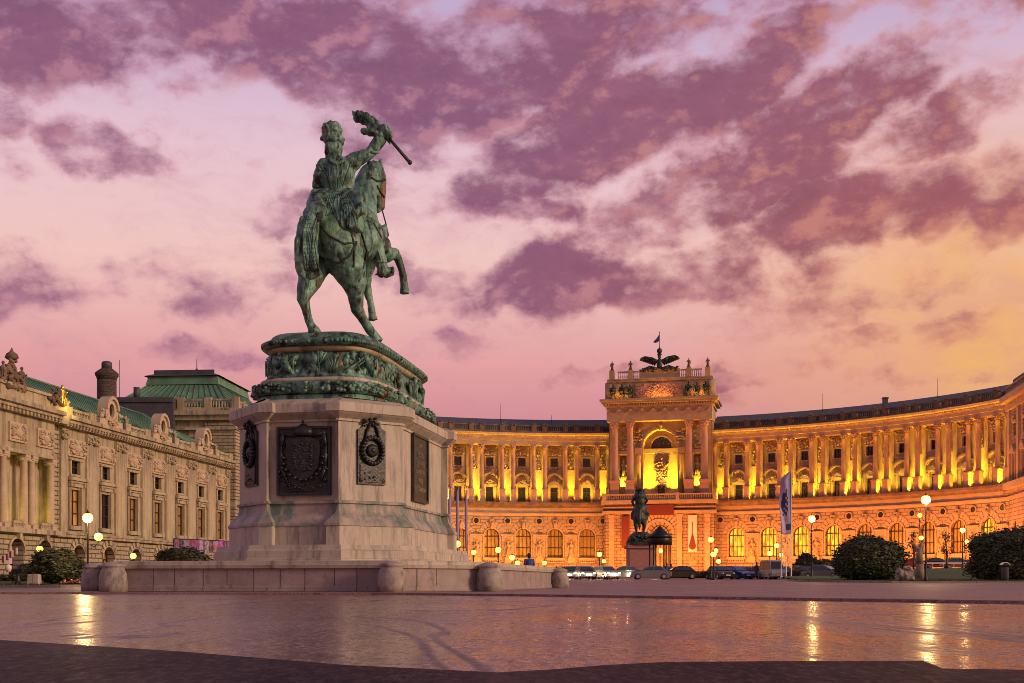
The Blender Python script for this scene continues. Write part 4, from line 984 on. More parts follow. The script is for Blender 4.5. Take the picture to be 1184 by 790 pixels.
for k in range(7):
    for m_, nm in zip(mm, ('wall','ground_floor_wall','window_surround','cornice','arch_moulding')): lput(m_, nm, k)
    lput(ml_rel[k%2],'relief_panel',k); lput(ml_dor if k in (1,3,5) else ml_bal, 'dormer' if k in (1,3,5) else 'balustrade', k)
    o = lput(fl,'window',k); link('pane',(pl_l if k == 0 else pl_d if k in (1,) else pl_r),o); o = lput(fs,'window',k); link('pane',ps,o)
    o = lput(fa,'door',k); link('pane',pa,o)
def lbox(name, m, x0,x1,y0,y1,z0,z1): b = MB(); b.box(x0,x1,y0,y1,z0,z1); return b.build(name,m,hall)
XE = 6.52*LDT
# end strip is covered by bay 6; roof
b = MB(); xa, xb = -30, XE
P = [(xa,-.1,15.3),(xb,-.1,15.3),(xb-6.5,8,20.2),(xa,8,20.2)]
b.f([b.v(*p) for p in P]); b.f([b.v(xb,-.1,15.3),b.v(xb,16,15.3),b.v(xb-6.5,8,20.2)]); b.f([b.v(xa,8,20.2),b.v(xb-6.5,8,20.2),b.v(xb,16,15.3),b.v(xa,16,15.3)])
for i in range(int((xb-6.5-xa)/.9)):
    x = xa+i*.9; b.tube((x,-.1,15.34),(x,8,20.24),.045,seg=4)
b.tube((xa,8,20.25),(xb-6.5,8,20.25),.12,seg=6); b.tube((xb-6.5,8,20.25),(xb,-.1,15.4),.1,seg=6)
b.build('roof','copper',hall)
# projecting columned part at the near end
XR0, XR1 = -5.2*LDT, -.78*LDT
AC = [-1.10*LDT, -1.84*LDT, -2.58*LDT, -3.32*LDT]
b = MB(); wall_panel(b,XR0,XR1,0,4.35,[[(c-1.15,.3),(c+1.15,.3)]+[(c+1.15*cos(pi*i/12),2.75+1.15*sin(pi*i/12)) for i in range(13)] for c in AC],-.55,1.0)
b.box(XR1-.3,XR1,-.55,0,0,4.35); b.build('ground_floor_wall','lrust',hall)
b = MB(); wall_panel(b,XR1-.1,-HW,4.7,15.0,[],0); wall_panel(b,XR1-.1,-HW,0,4.3,[],-.3); b.build('wall','lrust',hall)
b = MB(); wall_panel(b,XR0,XR1-.3,4.7,12.0,[[(c-.75,5.5),(c+.75,5.5)]+[(c+.75*cos(pi*i/12),9.3+.75*sin(pi*i/12)) for i in range(13)] for c in AC],.75,.3)
b.build('loggia_wall','lstone',hall)
b = MB(); b.box(XR1-.35,XR1,-.5,.75,4.7,11.0); b.box(XR0,XR1,-.5,.75,11.3,15.0); b.build('corner_pier','lstone',hall)
b = MB()
b.box(XR0,XR1,-.75,.7,11.0,11.3); b.box(XR0,XR1+.1,-1.15,-.1,4.35,4.75); b.box(XR0,XR1+.1,-1.0,-.1,14.3,14.6); b.box(XR0,XR1+.1,-1.6,-.1,14.9,15.25); b.box(XR0,XR1+.1,-1.3,-.1,14.6,14.9); b.box(XR1+.1,-HW,-.75,.1,4.3,4.75); b.box(XR1+.1,-HW,-1.1,.1,14.3,15.25)
for i in range(40): x = XR1-.3-.6*i; b.box(x-.13,x+.13,-1.2,-1.0,14.38,14.6)
for c in AC: arch_ring(b,1.15,.2,2.75,-.7,-.55,12,c=c); b.prism([(c-.2,3.85),(c+.2,3.85),(c+.28,4.34),(c-.28,4.34)],-1.0,-.55); baluster_row(b,c-1,c+1,4.75,5.35,-.8,.1,.25)
b.build('cornice','lstone',hall)
for i, c in enumerate(AC): o = link('relief_panel', ml_rel[i%2], hall, (c+.1,-.47,.15)); o.scale = (.78,1,1)
for c in AC:
    b = MB(); b.f([b.v(x,1.0,z) for x,z in [(c-.75,5.5),(c+.75,5.5)]+[(c+.75*cos(pi*i/12),9.3+.75*sin(pi*i/12)) for i in range(13)]]); o = b.build('window','lit' ,hall)
    b = MB(); b.box(c-.75,c+.75,.85,.97,7.3,7.45); b.box(c-.05,c+.05,.85,.97,5.5,10); b.box(c-.75,c+.75,.8,.97,8.6,10.1); link('window_frame', b.mesh('window_frame','frame'), o)
b = MB(); b.box(-.42,.42,-.42,.42,4.75,5.1); b.lathe([(.40,5.1),(.33,5.3),(.32,8),(.28,10.5),(.36,10.6)],14); b.box(-.5,.5,-.36,.36,10.6,10.75); b.tube((-.45,-.3,10.6),(-.45,.3,10.6),.13); b.tube((.45,-.3,10.6),(.45,.3,10.6),.13); b.box(-.42,.42,-.42,.42,10.75,11.0)
mlc = b.mesh('column','lpanel')
for c in AC:
    for dx in (-.27*LDT, .27*LDT): link('column', mlc, hall, (c+dx,-.3,0))
# attic with cartouche and figures
b = MB(); b.box(XR0,-1.02*LDT,-.9,-.2,15.25,16.4); b.box(-1.02*LDT,-.5*LDT,-.9,-.2,15.25,15.9); b.box(XR0,-1.02*LDT,-1.05,-.1,16.35,16.6)
b.build('attic','lstone',hall)
b = MB(); b.ball((0,0,1.6),1.0,2,(1,.35,1.25)); b.blobs(3.4,2.6,.4,60,401,(0,0,1.2),.14,.34,shape='oval'); b.lathe([(.5,3.0),(.75,3.2),(.6,3.6),(.2,3.9),(.05,4.3)],10); b.blobs(5.2,1.2,.4,50,402,(0,0,.3),.16,.38); b.blobs(1.2,1.0,.3,14,403,(0,0,2.9),.14,.28)
for s_ in (-1,1): robed_figure(b,2.6,(s_*1.9,-.1,0),40+s_,wide=1.3)
o = b.build('cartouche','pdark',hall,loc=(-2.0*LDT,-.7,16.3)); o.scale = (.75,.75,.75)
b = MB(); robed_figure(b,2.0,(0,0,0),5); b.build('gilded_statue','gold',hall,loc=(-.58*LDT,-.6,15.9))
b = MB(); b.blobs(2.4,1.4,.5,30,404,(0,0,.6),.16,.36); b.build('trophy','pdark',hall,loc=(-.88*LDT,-.6,15.9))
# lamp that washes the gilded statue and loggia
fixture('floodlight', LPt(-.5,2.3,15.6), LPt(-.58,.6,17.2), hall, 90, (1,.65,.1), (.3,.3))
for c in (-1.10,-1.84): 
    q = LPt(c,-.1,5.2); fixture('floodlight', q, LPt(c,-.8,9), hall, 40, (1,.7,.1), (.8,.2))
for o_ in hall.children:
    if o_.type == 'LIGHT':
        wl = o_.location.copy(); o_.location = Matrix.Rotation(-lrz,4,'Z')@wl; o_.rotation_euler = (Matrix.Rotation(-lrz,4,'Z')@o_.rotation_euler.to_matrix().to_4x4()).to_euler()

# ------------------------------------------------------------------ corner tower with copper mansard, further back
TX0, TY0 = -50.5, 151.0
tw = empty('corner_tower', (-34.7,TY0,0), 'square stone corner tower with green copper mansard roof and roof balustrade', 'tower', rz=-.08)
b = MB(); b.box(-17,0,0,22,0,20.4); b.build('wall','lstone',tw)
b = MB(); b.box(-3.6,.25,-.25,1,0,20.2); b.box(-.02,.3,-.2,2.4,0,20.2); b.build('quoins','lrust',tw)
b = MB(); b.box(-17.4,.7,-.7,22,20.4,21.0); b.box(-17.8,1.1,-1.1,22,21.0,21.5); b.box(-17.2,.5,-.5,22,19.2,19.5); b.box(-17,.35,-.35,22,9.6,10.2); b.box(-17,-2.9,-.12,0,18.3,18.6)
b.box(-17,.3,-.3,22,21.5,21.9)
b.build('cornice','lstone',tw)
b = MB()
for i in range(5): x = -16.8+3.5*i; baluster_row(b,x,x+2.6,21.9,23.1,0,.15,.33); b.box(x+2.6,x+3.5,-.25,.25,21.9,23.3)
for i in range(5): pass
b.T = Matrix.Rotation(radians(90),4,'Z')
for i in range(5): x = .6+3.5*i; baluster_row(b,x,x+2.6,21.9,23.1,0,.15,.33); b.box(x+2.6,x+3.5,-.25,.25,21.9,23.3)
b.build('roof_balustrade','lstone',tw)
b = MB()
def frust(b, a, z0, c, z1):
    A = [b.v(x,y,z0) for x,y in ((a[0],a[2]),(a[1],a[2]),(a[1],a[3]),(a[0],a[3]))]; B = [b.v(x,y,z1) for x,y in ((c[0],c[2]),(c[1],c[2]),(c[1],c[3]),(c[0],c[3]))]
    for i in range(4): b.f([A[i],A[(i+1)%4],B[(i+1)%4],B[i]])
    b.f(B)
frust(b,(-16.6,-.4,.6,21),22.2,(-12.6,-3.4,4.0,17),25.6); frust(b,(-12.8,-3.2,3.8,17.2),25.6,(-12.5,-3.4,4.0,17),26.7)
for i in range(17):
    t = i/16; b.tube((-16.4+15.8*t,.6,22.3),(-12.5+9.0*t,4.0,25.65),.07,seg=4); b.tube((-.4,.8+20*t,22.3),(-3.4,4.2+12.6*t,25.65),.07,seg=4)
b.build('copper_roof','copper',tw)
b = MB(); frust(b,(-13.0,-3.0,3.6,17.4),26.7,(-12.0,-4,4.6,16.4),27.1); b.hprism([(-12,4.6),(-4,4.6),(-6,10),(-10,10)],27.05,27.6); b.tube((-7.5,8,27.4),(-7.5,8,29.6),.08,.04); b.ball((-7.5,8,28.2),.2)
b.build('roof_cap','slate',tw)
b = MB(); b.box(.3,.36,3.2,4.2,14.4,16.6); b.build('window','glass',tw)
# round chimney tower
p = at(123.5,470,140)
ch = empty('chimney_tower', (p.x,140,14), 'dark round brick chimney tower with pale cap rising behind the green roof', 'chimney')
b = MB(); b.lathe([(1.15,0),(1.1,10.2)],12); b.box(-1.25,1.25,-1.25,1.25,0,3.2); b.build('shaft','sootbrick',ch)
b = MB(); b.lathe([(1.12,9.6),(1.2,9.9),(1.34,10.1),(1.34,10.35),(1.05,10.6),(.65,10.9)],12); b.build('crown','sootbrick',ch)
b = MB(); b.lathe([(.62,10.85),(.62,11.5),(.5,11.7),(.1,11.8)],10); b.build('cap','slate',ch)
b = MB(); q0 = at(133,468,150); q1 = at(200,456,150)
b.box(q0.x,q1.x,150,162,8,q0.z+.3); b.box(q0.x-.2,q1.x,149.8,162,q0.z+.3,q0.z+.9); b.lathe([(.4,0),(.4,1.4)],8,(at(158,0,151).x,151,q0.z+.9)); b.tube((at(138,0,150).x,150,q0.z),(at(138,0,150).x,150,q0.z+5.5),.04)
o = b.build('attic_building','slate'); tag(o,'flat dark roofed attic building between the chimney and the copper mansard','building')

# ------------------------------------------------------------------ monument
MA = math.atan2(248,1400); MC = Vector((-8.28,38.8,0))
ML = Vector((sin(MA),cos(MA),0)); MW = Vector((cos(MA),-sin(MA),0)); mrz = -MA   # local x = right along the front, local y = away
def mw(u, v, z=0): return MC+MW*u+ML*v+Vector((0,0,z))
def offset_poly(P, d):
    n = len(P); out = []
    for i in range(n):
        p0, p1, p2 = Vector(P[i-1]), Vector(P[i]), Vector(P[(i+1)%n])
        e1 = (p1-p0).normalized(); e2 = (p2-p1).normalized(); n1 = Vector((e1.y,-e1.x)); n2 = Vector((e2.y,-e2.x))
        k = 1+n1.dot(n2); q = p1+(n1+n2)*(d/max(k,.3)); out.append((q.x,q.y))
    return out
def loft(b, P, levels, cap=True):
    R = []
    for z, d in levels: R.append([b.v(x,y,z) for x,y in offset_poly(P,d)])
    n = len(P)
    for A, B in zip(R, R[1:]):
        for i in range(n): b.f([A[i],A[(i+1)%n],B[(i+1)%n],B[i]])
    if cap: b.f(R[-1]); b.f(R[0][::-1])
# enclosure wall
wl_ = [(-4.5,0),(4.5,0),(6.8,3.0),(6.8,19.9),(4.5,22.9),(-4.5,22.9),(-6.8,19.9),(-6.8,3.0)]
ew = empty('enclosure_wall', mw(0,0), 'low granite parapet wall around the foot of the horseman monument', 'wall', rz=mrz)
def ring(b, P, levels, thick):
    n = len(P); R = [[b.v(x,y,z) for x,y in offset_poly(P,d)] for z,d in levels]
    for A,B in zip(R,R[1:]):
        for i in range(n): b.f([A[i],A[(i+1)%n],B[(i+1)%n],B[i]])
    inn = [b.v(x,y,levels[-1][0]) for x,y in offset_poly(P,levels[-1][1]-thick)]; ino = [b.v(x,y,0) for x,y in offset_poly(P,levels[-1][1]-thick)]
    for i in range(n): b.f([R[-1][i],R[-1][(i+1)%n],inn[(i+1)%n],inn[i]]); b.f([inn[i],inn[(i+1)%n],ino[(i+1)%n],ino[i]])
def edge_obj(name, P, levels, thick, mats, parent, cornerless=False):
    "one mesh per side so the block joints run along each side"
    pass
b = MB(); ring(b, wl_, [(-.05,.10),(.04,.10),(.05,.03),(.17,.03),(.20,0),(.74,0)], .55); b.build('wall_blocks','granitewall',ew)
b = MB(); ring(b, wl_, [(.742,.02),(.76,.09),(.86,.12),(.87,.06),(.985,.06),(1.0,.03)], .68); b.build('coping','granite',ew)
b = MB()
joint = []
n = len(wl_)
for i in range(n):
    p0, p1 = Vector(wl_[i]), Vector(wl_[(i+1)%n]); L_ = (p1-p0).length; m_ = max(2, round(L_/1.65)); e = (p1-p0).normalized(); nn = Vector((e.y,-e.x))
    for j in range(1, m_):
        q = p0+(p1-p0)*(j/m_)+nn*.004
        a = q-e*.009; c = q+e*.009
        b.f([b.v(a.x,a.y,.2),b.v(c.x,c.y,.2),b.v(c.x,c.y,.74),b.v(a.x,a.y,.74)])
b.build('joints','black',ew)
# guard stones standing at the corners
b = MB(); b.lathe([(.44,0),(.45,.25),(.42,.6),(.36,.74),(.34,.80),(.40,.83),(.40,.87),(.28,.93),(.1,.99)],24)
mg = b.mesh('guard_stone','granitewall'); M['gs'] = mg.materials[0]
mg.materials.clear(); mg.materials.append(M['guardstone'])
gl = {0:'pink granite guard stone at the front left corner of the monument wall',1:'round topped granite guard stone midway, left of the two before the monument wall',2:'granite guard stone where the right side of the monument wall turns back',3:'small looking far guard stone at the right rear end of the monument wall',7:'half hidden granite guard stone at the far left end of the monument wall'}
for i, (u, v) in enumerate(offset_poly(wl_, .34)):
    if i in (4,5,6): continue
    o = link('guard_stone', mg, None, mw(u,v,-.01), mrz+i); tag(o, gl.get(i), 'bollard', 'guard stones around the monument wall')

mon = empty('monument_pedestal', mw(.27,9.3), 'green bronze rider with raised flag on a rearing horse atop a high granite pedestal', 'monument', rz=mrz)
# pedestal plan in local metres, centre at origin; y negative = front
hwf, cx_, cy_, hl_ = 1.375+.08, 1.95, 2.05, 5.83
a_ = hwf; bx = hwf+cx_; y0 = -hl_; y1 = -hl_+cy_
rc = .26; rt = .42
def plan(r=rc):
    h = []   # right half front-to-back then mirrored; counter clockwise from front left
    P = [(-a_,y0),(-a_+rt,y0),(-a_+rt+.02,y0+r),(a_-rt-.02,y0+r),(a_-rt,y0),(a_,y0),
         (bx,y1),(bx,y1+rt*1.3),(bx-r,y1+rt*1.3+.02),(bx-r,-y1-rt*1.3-.02),(bx,-y1-rt*1.3),(bx,-y1),
         (a_,-y0),(a_-rt,-y0),(a_-rt-.02,-y0-r),(-a_+rt+.02,-y0-r),(-a_+rt,-y0),(-a_,-y0),
         (-bx,-y1),(-bx,-y1-rt*1.3),(-bx+r,-y1-rt*1.3-.02),(-bx+r,y1+rt*1.3+.02),(-bx,y1+rt*1.3),(-bx,y1)]
    return P
PP_ = plan()
O8 = [(-a_,y0),(a_,y0),(bx,y1),(bx,-y1),(a_,-y0),(-a_,-y0),(-bx,-y1),(-bx,y1)]
b = MB(); loft(b, O8, [(0,1.0),(.75,1.0),(.78,.94),(1.02,.94)]); loft(b, O8, [(1.02,.62),(1.12,.62),(1.14,.55),(1.40,.55),(1.44,.48),(1.6,.45)])
b.build('steps','granite',mon)
b = MB(); loft(b, PP_, [(1.58,.05),(2.30,.05)]); b.build('lower_die','granite',mon)
b = MB()
def joints(P, off, z0, z1, every):
    Q = offset_poly(P, off+.003); n = len(Q)
    for i in range(n):
        p0, p1 = Vector(Q[i]), Vector(Q[(i+1)%n]); L_ = (p1-p0).length; m_ = int(L_/every)+1; e = (p1-p0).normalized()*.007
        for j in range(1, m_):
            q = p0+(p1-p0)*((j+(.18 if i%2 else -.12))/m_); b.f([b.v(q.x-e.x,q.y-e.y,z0),b.v(q.x+e.x,q.y+e.y,z0),b.v(q.x+e.x,q.y+e.y,z1),b.v(q.x-e.x,q.y-e.y,z1)])
joints(PP_, .05, 1.61, 2.27, 1.6); joints(O8, .55, 1.15, 1.40, 1.9); joints(O8, .62, 1.03, 1.12, 1.9); joints(PP_, .06, 6.27, 6.55, 1.7)
b.build('joints','black',mon)
b = MB(); loft(b, PP_, [(2.28,.09),(2.36,.09),(2.42,.05),(2.62,-.10),(2.72,-.20),(2.80,-.24),(2.98,-.28),(3.06,-.28),(3.08,-.2),(3.16,-.2),(3.18,-.27)]); b.build('base_moulding','granitestain',mon)
b = MB(); loft(b, PP_, [(3.1,-.30),(6.0,-.30)]); b.build('pedestal_body','granite',mon)
b = MB(); loft(b, PP_, [(5.96,-.24),(6.04,-.24),(6.10,-.16),(6.20,-.02),(6.24,.02),(6.26,.06),(6.56,.06),(6.60,.02),(6.80,-.45)]); b.build('pedestal_cornice','granite',mon)
# bronze panels
def panel(name, u, v, rz, w, h, z, kind, seed):
    o = link(name, None, mon, (u,v,z), rz); return o
def coat_panel(w, h, seed):
    b = MB(); b.box(-w/2,w/2,-.10,0,0,h); b.box(-w/2,w/2,-.16,-.1,0,.08); b.box(-w/2,w/2,-.16,-.1,h-.08,h); b.box(-w/2,-w/2+.08,-.16,-.1,.08,h-.08); b.box(w/2-.08,w/2,-.16,-.1,.08,h-.08)
    sh = [(-.62,.62*h),(-.60,.80*h),(-.2,.84*h),(.2,.84*h),(.60,.80*h),(.62,.62*h),(.56,.40*h),(.3,.26*h),(0,.21*h),(-.3,.26*h),(-.56,.40*h)]
    b.prism(sh,-.22,-.1); s2 = [(x*.62,.5*h+(z-.5*h)*.62+.05) for x,z in sh]; b.prism(s2,-.28,-.2)
    rr = random.Random(seed)
    for _ in range(46): 
        b.ball((rr.uniform(-.34,.34),-.28,rr.uniform(.36,.74)*h),rr.uniform(.03,.07),1,(1.3,.5,1))
    for q in range(12):     # collar chain
        a = pi+pi*q/11; b.ball((.74*cos(a),-.22,.5*h+.30*h*1.1*sin(a)+.12),.07,1)
    for s_ in (-1,1):
        b.path([(s_*.3,-.16,.86*h),(s_*.75,-.18,.90*h),(s_*.82,-.16,.7*h),(s_*.80,-.16,.4*h),(s_*.6,-.16,.2*h)],[.05,.08,.06,.08,.05],6)
        b.blobs(.22,.7*h,.05,18,seed+s_,(s_*.78,-.13,.5*h),.03,.08)
    b.lathe([(.30,0),(.36,.1),(.34,.22),(.15,.38),(.04,.44)],12,(0,-.16,.86*h),.55); b.ball((0,-.2,.86*h+.5),.06)
    b.blobs(1.3,.28,.05,22,seed+9,(0,-.14,.12*h),.03,.07); b.box(-.5,.5,-.15,-.1,.06*h,.13*h)
    return b.mesh('coat_of_arms','bronzeblack')
def wreath_panel(w, h, seed):
    b = MB(); b.box(-w/2,w/2,-.08,0,0,h*.80); arch_ring(b,.01,w*.34,h*.80,-.08,0,8); b.box(-w/2+.08,w/2-.08,-.12,-.08,.08,h*.3)
    b.prism([(-w*.5,h*.8),(w*.5,h*.8),(w*.34,h*.84),(w*.28,h*.93),(0,h*.97),(-w*.28,h*.93),(-w*.34,h*.84)],-.09,0)
    for q in range(22): a = 2*pi*q/22; b.ball((.40*cos(a),-.16,h*.50+.46*sin(a)),.105,1,(1,.8,1),Vector((cos(a),.2,sin(a))).to_track_quat('Z','Y'))
    b.ball((0,-.12,h*.5),.24,2,(1,.4,1)); b.ball((0,-.14,h*.5),.13,2,(1,.9,1))
    for s_ in (-1,1): b.path([(s_*.05,-.14,h*.93),(s_*.2,-.14,h*.8),(s_*.3,-.14,h*.66)],[.04,.05,.03],6)
    b.blobs(.7,.3,.08,14,seed,(0,-.12,h*.92),.04,.1); b.blobs(.9,.3,.04,12,seed+3,(0,-.1,.12*h),.03,.06)
    for s_ in (-1,1): b.ball((s_*(w/2-.12),-.1,.14),.09,1,(1,.5,1))
    return b.mesh('wreath_relief','bronzeblack')
def text_panel(w, h):
    b = MB(); b.box(-w/2,w/2,-.08,0,0,h)
    for x0,x1,z0,z1 in ((-w/2,w/2,0,.1),(-w/2,w/2,h-.1,h),(-w/2,-w/2+.1,.1,h-.1),(w/2-.1,w/2,.1,h-.1)): b.box(x0,x1,-.14,-.08,z0,z1)
    return b.mesh('inscription_panel','bronzeblack')
body_off = -.30
z_p = 3.35
o = link('coat_of_arms', coat_panel(1.98,2.42,5), mon, (0,y0+rc-body_off-.02,z_p+.02)); o.location.y = y0+rc+.30
chn = Vector((cy_, -cx_)).normalized()   # outward normal of the front right chamfer: (cy, -cx)
for s_ in (-1,1):
    mid = Vector((s_*(a_+bx)/2,(y0+y1)/2)); nrm = Vector((s_*cy_, -cx_)).normalized(); q = mid-nrm*.30
    rz = atan2(nrm.y, nrm.x)+pi/2
    link('wreath_relief', wreath_panel(1.12,2.40,7), mon, (q.x,q.y,z_p+.42), rz)
tp = text_panel(2.3,2.6)
for s_ in (-1,1):
    o = link('inscription_panel', tp, mon, (s_*(bx-rc-.30),-.3,z_p+.05), s_*pi/2)
    fc = bpy.data.curves.new('lettering','FONT'); fc.body = "DEM\nHELDEN\nMÜTHIGEN\nFÜHRER DER\nHEERE\nOESTERREICHS"; fc.align_x = 'CENTER'; fc.size = .25; fc.extrude = .015; fc.space_line = 1.35
    t0_ = bpy.data.objects.new('lettering', fc); COL.objects.link(t0_); dg_ = bpy.context.evaluated_depsgraph_get(); me_ = bpy.data.meshes.new_from_object(t0_.evaluated_get(dg_)); bpy.data.objects.remove(t0_); me_.materials.clear(); me_.materials.append(M['chrome']); t = link('lettering', me_, o); t.location = (0,-.085,2.1); t.rotation_euler = (pi/2,0,0)
# bronze plinth with garland and trophies
def rrect(hx, hy, n=40, e=4.4):
    return [(hx*abs(cos(t))**(2/e)*(1 if cos(t)>0 else -1), hy*abs(sin(t))**(2/e)*(1 if sin(t)>0 else -1)) for t in [2*pi*(i+.5)/n for i in range(n)]]
def rloft(b, lv, e=4.4, n=64, smooth=True):
    R = [[b.v(x,y,z) for x,y in rrect(hx,hy,n,e)] for z,hx,hy in lv]
    for A,B in zip(R,R[1:]):
        for i in range(n):
            f_ = b.f([A[i],A[(i+1)%n],B[(i+1)%n],B[i]]); 
            if f_ and smooth: f_.smooth = True
    b.f(R[-1]); b.f(R[0][::-1])
HX, HY = 2.06, 4.62
b = MB(); rloft(b,[(6.6,HX+.42,HY+.42),(6.95,HX+.46,HY+.46),(7.0,HX+.35,HY+.35)]); b.build('bronze_foot','bronze',mon)
b = MB(); rloft(b,[(7.0,HX+.42,HY+.42),(7.05,HX+.52,HY+.52),(7.22,HX+.58,HY+.58),(7.38,HX+.52,HY+.52),(7.45,HX+.38,HY+.38)])
rr = random.Random(11); pts = rrect(HX+.56,HY+.56,150)
for i,(x,y) in enumerate(pts):
    for q in range(4): b.ball((x*(1+rr.uniform(-.012,.012)),y*(1+rr.uniform(-.008,.008)),7.22+rr.uniform(-.16,.16)),rr.uniform(.06,.11),1,(1,1,.8))
b.build('laurel_garland','bronze',mon)
b = MB(); rloft(b,[(7.44,HX+.36,HY+.36),(7.58,HX+.34,HY+.34),(7.62,HX+.22,HY+.22)]); b.build('stone_fillet','granite',mon)
b = MB(); rloft(b,[(7.6,HX+.24,HY+.24),(7.8,HX+.10,HY+.10),(8.1,HX-.05,HY-.05),(8.45,HX-.12,HY-.12),(8.6,HX-.10,HY-.10)]); b.build('frieze','bronze',mon)
b = MB(); rloft(b,[(8.58,HX-.06,HY-.06),(8.62,HX+.02,HY+.02),(8.72,HX+.10,HY+.10),(8.78,HX+.05,HY+.05)]); b.build('stone_cove','lstone',mon)
b = MB(); rloft(b,[(8.76,HX+.12,HY+.12),(8.80,HX+.26,HY+.26),(8.92,HX+.30,HY+.30),(9.02,HX+.22,HY+.22),(9.06,HX+.08,HY+.08),(9.22,HX-.02,HY-.02),(9.29,HX-.12,HY-.12)])
for i,(x,y) in enumerate(rrect(HX+.27,HY+.27,110)): b.ball((x,y,8.9),.085,1,(1,1,1.1))
b.build('statue_plinth','bronze',mon)
# trophies of arms on the frieze: shields, flags, lances
b = MB(); fr = rrect(HX+.02,HY+.02,400); rr = random.Random(21)
def fr_at(i): 
    x,y = fr[i%400]; x2,y2 = fr[(i+2)%400]; t = Vector((x2-x,y2-y)).normalized(); return Vector((x,y,0)), Vector((t.x,t.y,0)), Vector((t.y,-t.x,0))
acc = 0; last = Vector(fr[0]); stops = []
for i in range(400):
    p = Vector(fr[i]); acc += (p-last).length; last = p
    if acc > .62: acc = 0; stops.append(i)
for j, i in enumerate(stops):
    p, t, nn = fr_at(i); q = nn.to_track_quat('-Y','Z'); zc = 8.08
    kind = j % 4
    base = p+Vector((0,0,zc))
    if kind == 0:
        b.ball(base+nn*.06, .36, 2, (.95,.30,1.05), q)
        for a in (-.5,-.17,.17,.5): b.tube(base+nn*.17+Vector((0,0,-.25)), base+nn*.17+t*a*.5+Vector((0,0,.28)), .02, .03, 5)
    else:
        for _ in range(5):
            a = rr.uniform(-.9,.9); L_ = rr.uniform(.35,.55); b.tube(base+nn*.08+t*rr.uniform(-.3,.3)-(t*sin(a)+Vector((0,0,cos(a))))*L_, base+nn*.1+t*rr.uniform(-.3,.3)+(t*sin(a)+Vector((0,0,cos(a))))*L_, .035, .025, 5)
        for _ in range(10): b.ball(base+nn*.05+t*rr.uniform(-.32,.32)+Vector((0,0,rr.uniform(-.42,.42))), rr.uniform(.06,.16), 1, (1.2,.6,1.4))
        if kind == 2: b.path([base+nn*.1+t*-.3+Vector((0,0,.4)),base+nn*.2+t*-.1+Vector((0,0,.1)),base+nn*.16+t*.2+Vector((0,0,-.3))],[.08,.16,.06],6)
b.build('arms_frieze','bronze',mon)

# ------------------------------------------------------------------ horse and rider (one thing with the pedestal? it stands on it: its own thing)
rid = empty('equestrian_statue', mw(.27,9.3,9.2), 'green bronze horseman raising a flag on a rearing horse, on top of the tall pedestal', 'statue')
RL = rid.location.copy()
tag(mon, 'tall granite pedestal with bronze coats of arms and a garlanded bronze plinth', 'pedestal')
def J(x, y, Z): return at(x, y, Z)-RL
h = MB()
# trunk
h.ball(J(375,270,43.7),.86,3,(.95,1.0,1.18)); h.ball(J(390,281,43.65),.86,3,(1,1,1.05)); h.ball(J(405,281,44.6),.86,3); h.ball(J(415,278,45.2),.84,3); h.ball(J(424,274,45.9),.72,3); h.ball(J(424,267,46.3),.60,3,(.9,1,1.1))
h.ball(J(400,303,44.4),.55,3)
# neck and head
h.path([J(420,260,46.3),J(419,238,46.5),J(421,220,46.8),J(427,203,47.0),J(434,196,47.1)],[.60,.56,.50,.43,.34],12)
h.path([J(434,197,47.1),J(436,207,47.1),J(438.5,222,47.1),J(440,233,47.1),J(439.5,239,47.1)],[.34,.37,.27,.20,.20],12)
h.ball(J(437,243,47.05),.13,2); h.ball(J(443,207,46.95),.09,2); h.path([J(432,206,46.8),J(433,214,46.8),J(437,226,46.85)],[.2,.17,.08],8)
for q in range(5): h.path([J(445,262+q*3,46.5),J(438-q,272+q*7,45.7)],[.10,.07],6)
# left hind
h.path([J(366,285,44.0),J(362,306,43.9),J(359,322,43.6),J(354,335,43.4),J(350.5,345,43.3),J(354,358,43.4),J(357.5,372,43.5),J(360,377,43.55),J(363,382.0,43.55)],[.80,.66,.44,.33,.24,.17,.16,.16,.2],12)
h.tube(J(362.5,378,43.6),J(363.5,384.8,43.6),.17,.26,12)
# right hind
h.path([J(396,296,43.8),J(404,312,43.9),J(409,325,44.0),J(411,341,44.1),J(412.5,357,44.3),J(419,368,44.7),J(427,381,45.1),J(431,386,45.25),J(434.5,391,45.35)],[.80,.64,.48,.32,.25,.19,.18,.17,.2],12)
h.tube(J(433,388.5,45.4),J(436,396,45.4),.18,.27,12)
# right fore, lifted
h.path([J(438,285,46.2),J(447,295,46.4),J(456,293,46.6),J(460.5,300,46.7),J(464,312,46.8),J(466.5,324,46.8),J(467,331,46.8)],[.5,.32,.22,.17,.13,.15,.15],12)
h.tube(J(467.5,329,46.8),J(467.5,340,46.8),.15,.21,12)
# left fore, folded
h.path([J(424,300,46.6),J(422,318,46.9),J(424,333,47.0),J(427.5,348,47.0),J(429.5,359,47.0),J(430.5,363,47.0)],[.45,.28,.2,.14,.15,.14],12)
h.tube(J(430,361,47.0),J(431.5,371,47.0),.14,.2,12)
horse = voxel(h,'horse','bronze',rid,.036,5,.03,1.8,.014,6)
# ears
b = MB()
for (x,y,x2,y2,Z) in ((438,193,441.5,184,47.2),(431,193,433,185.5,47.3)): b.tube(J(x,y,Z),J(x2,y2,Z),.12,.02,8); b.ball(J((x+x2)/2,(y+y2)/2,Z),.12,2,(.7,.8,1.3))

b.build('horse_ears','bronze',rid)
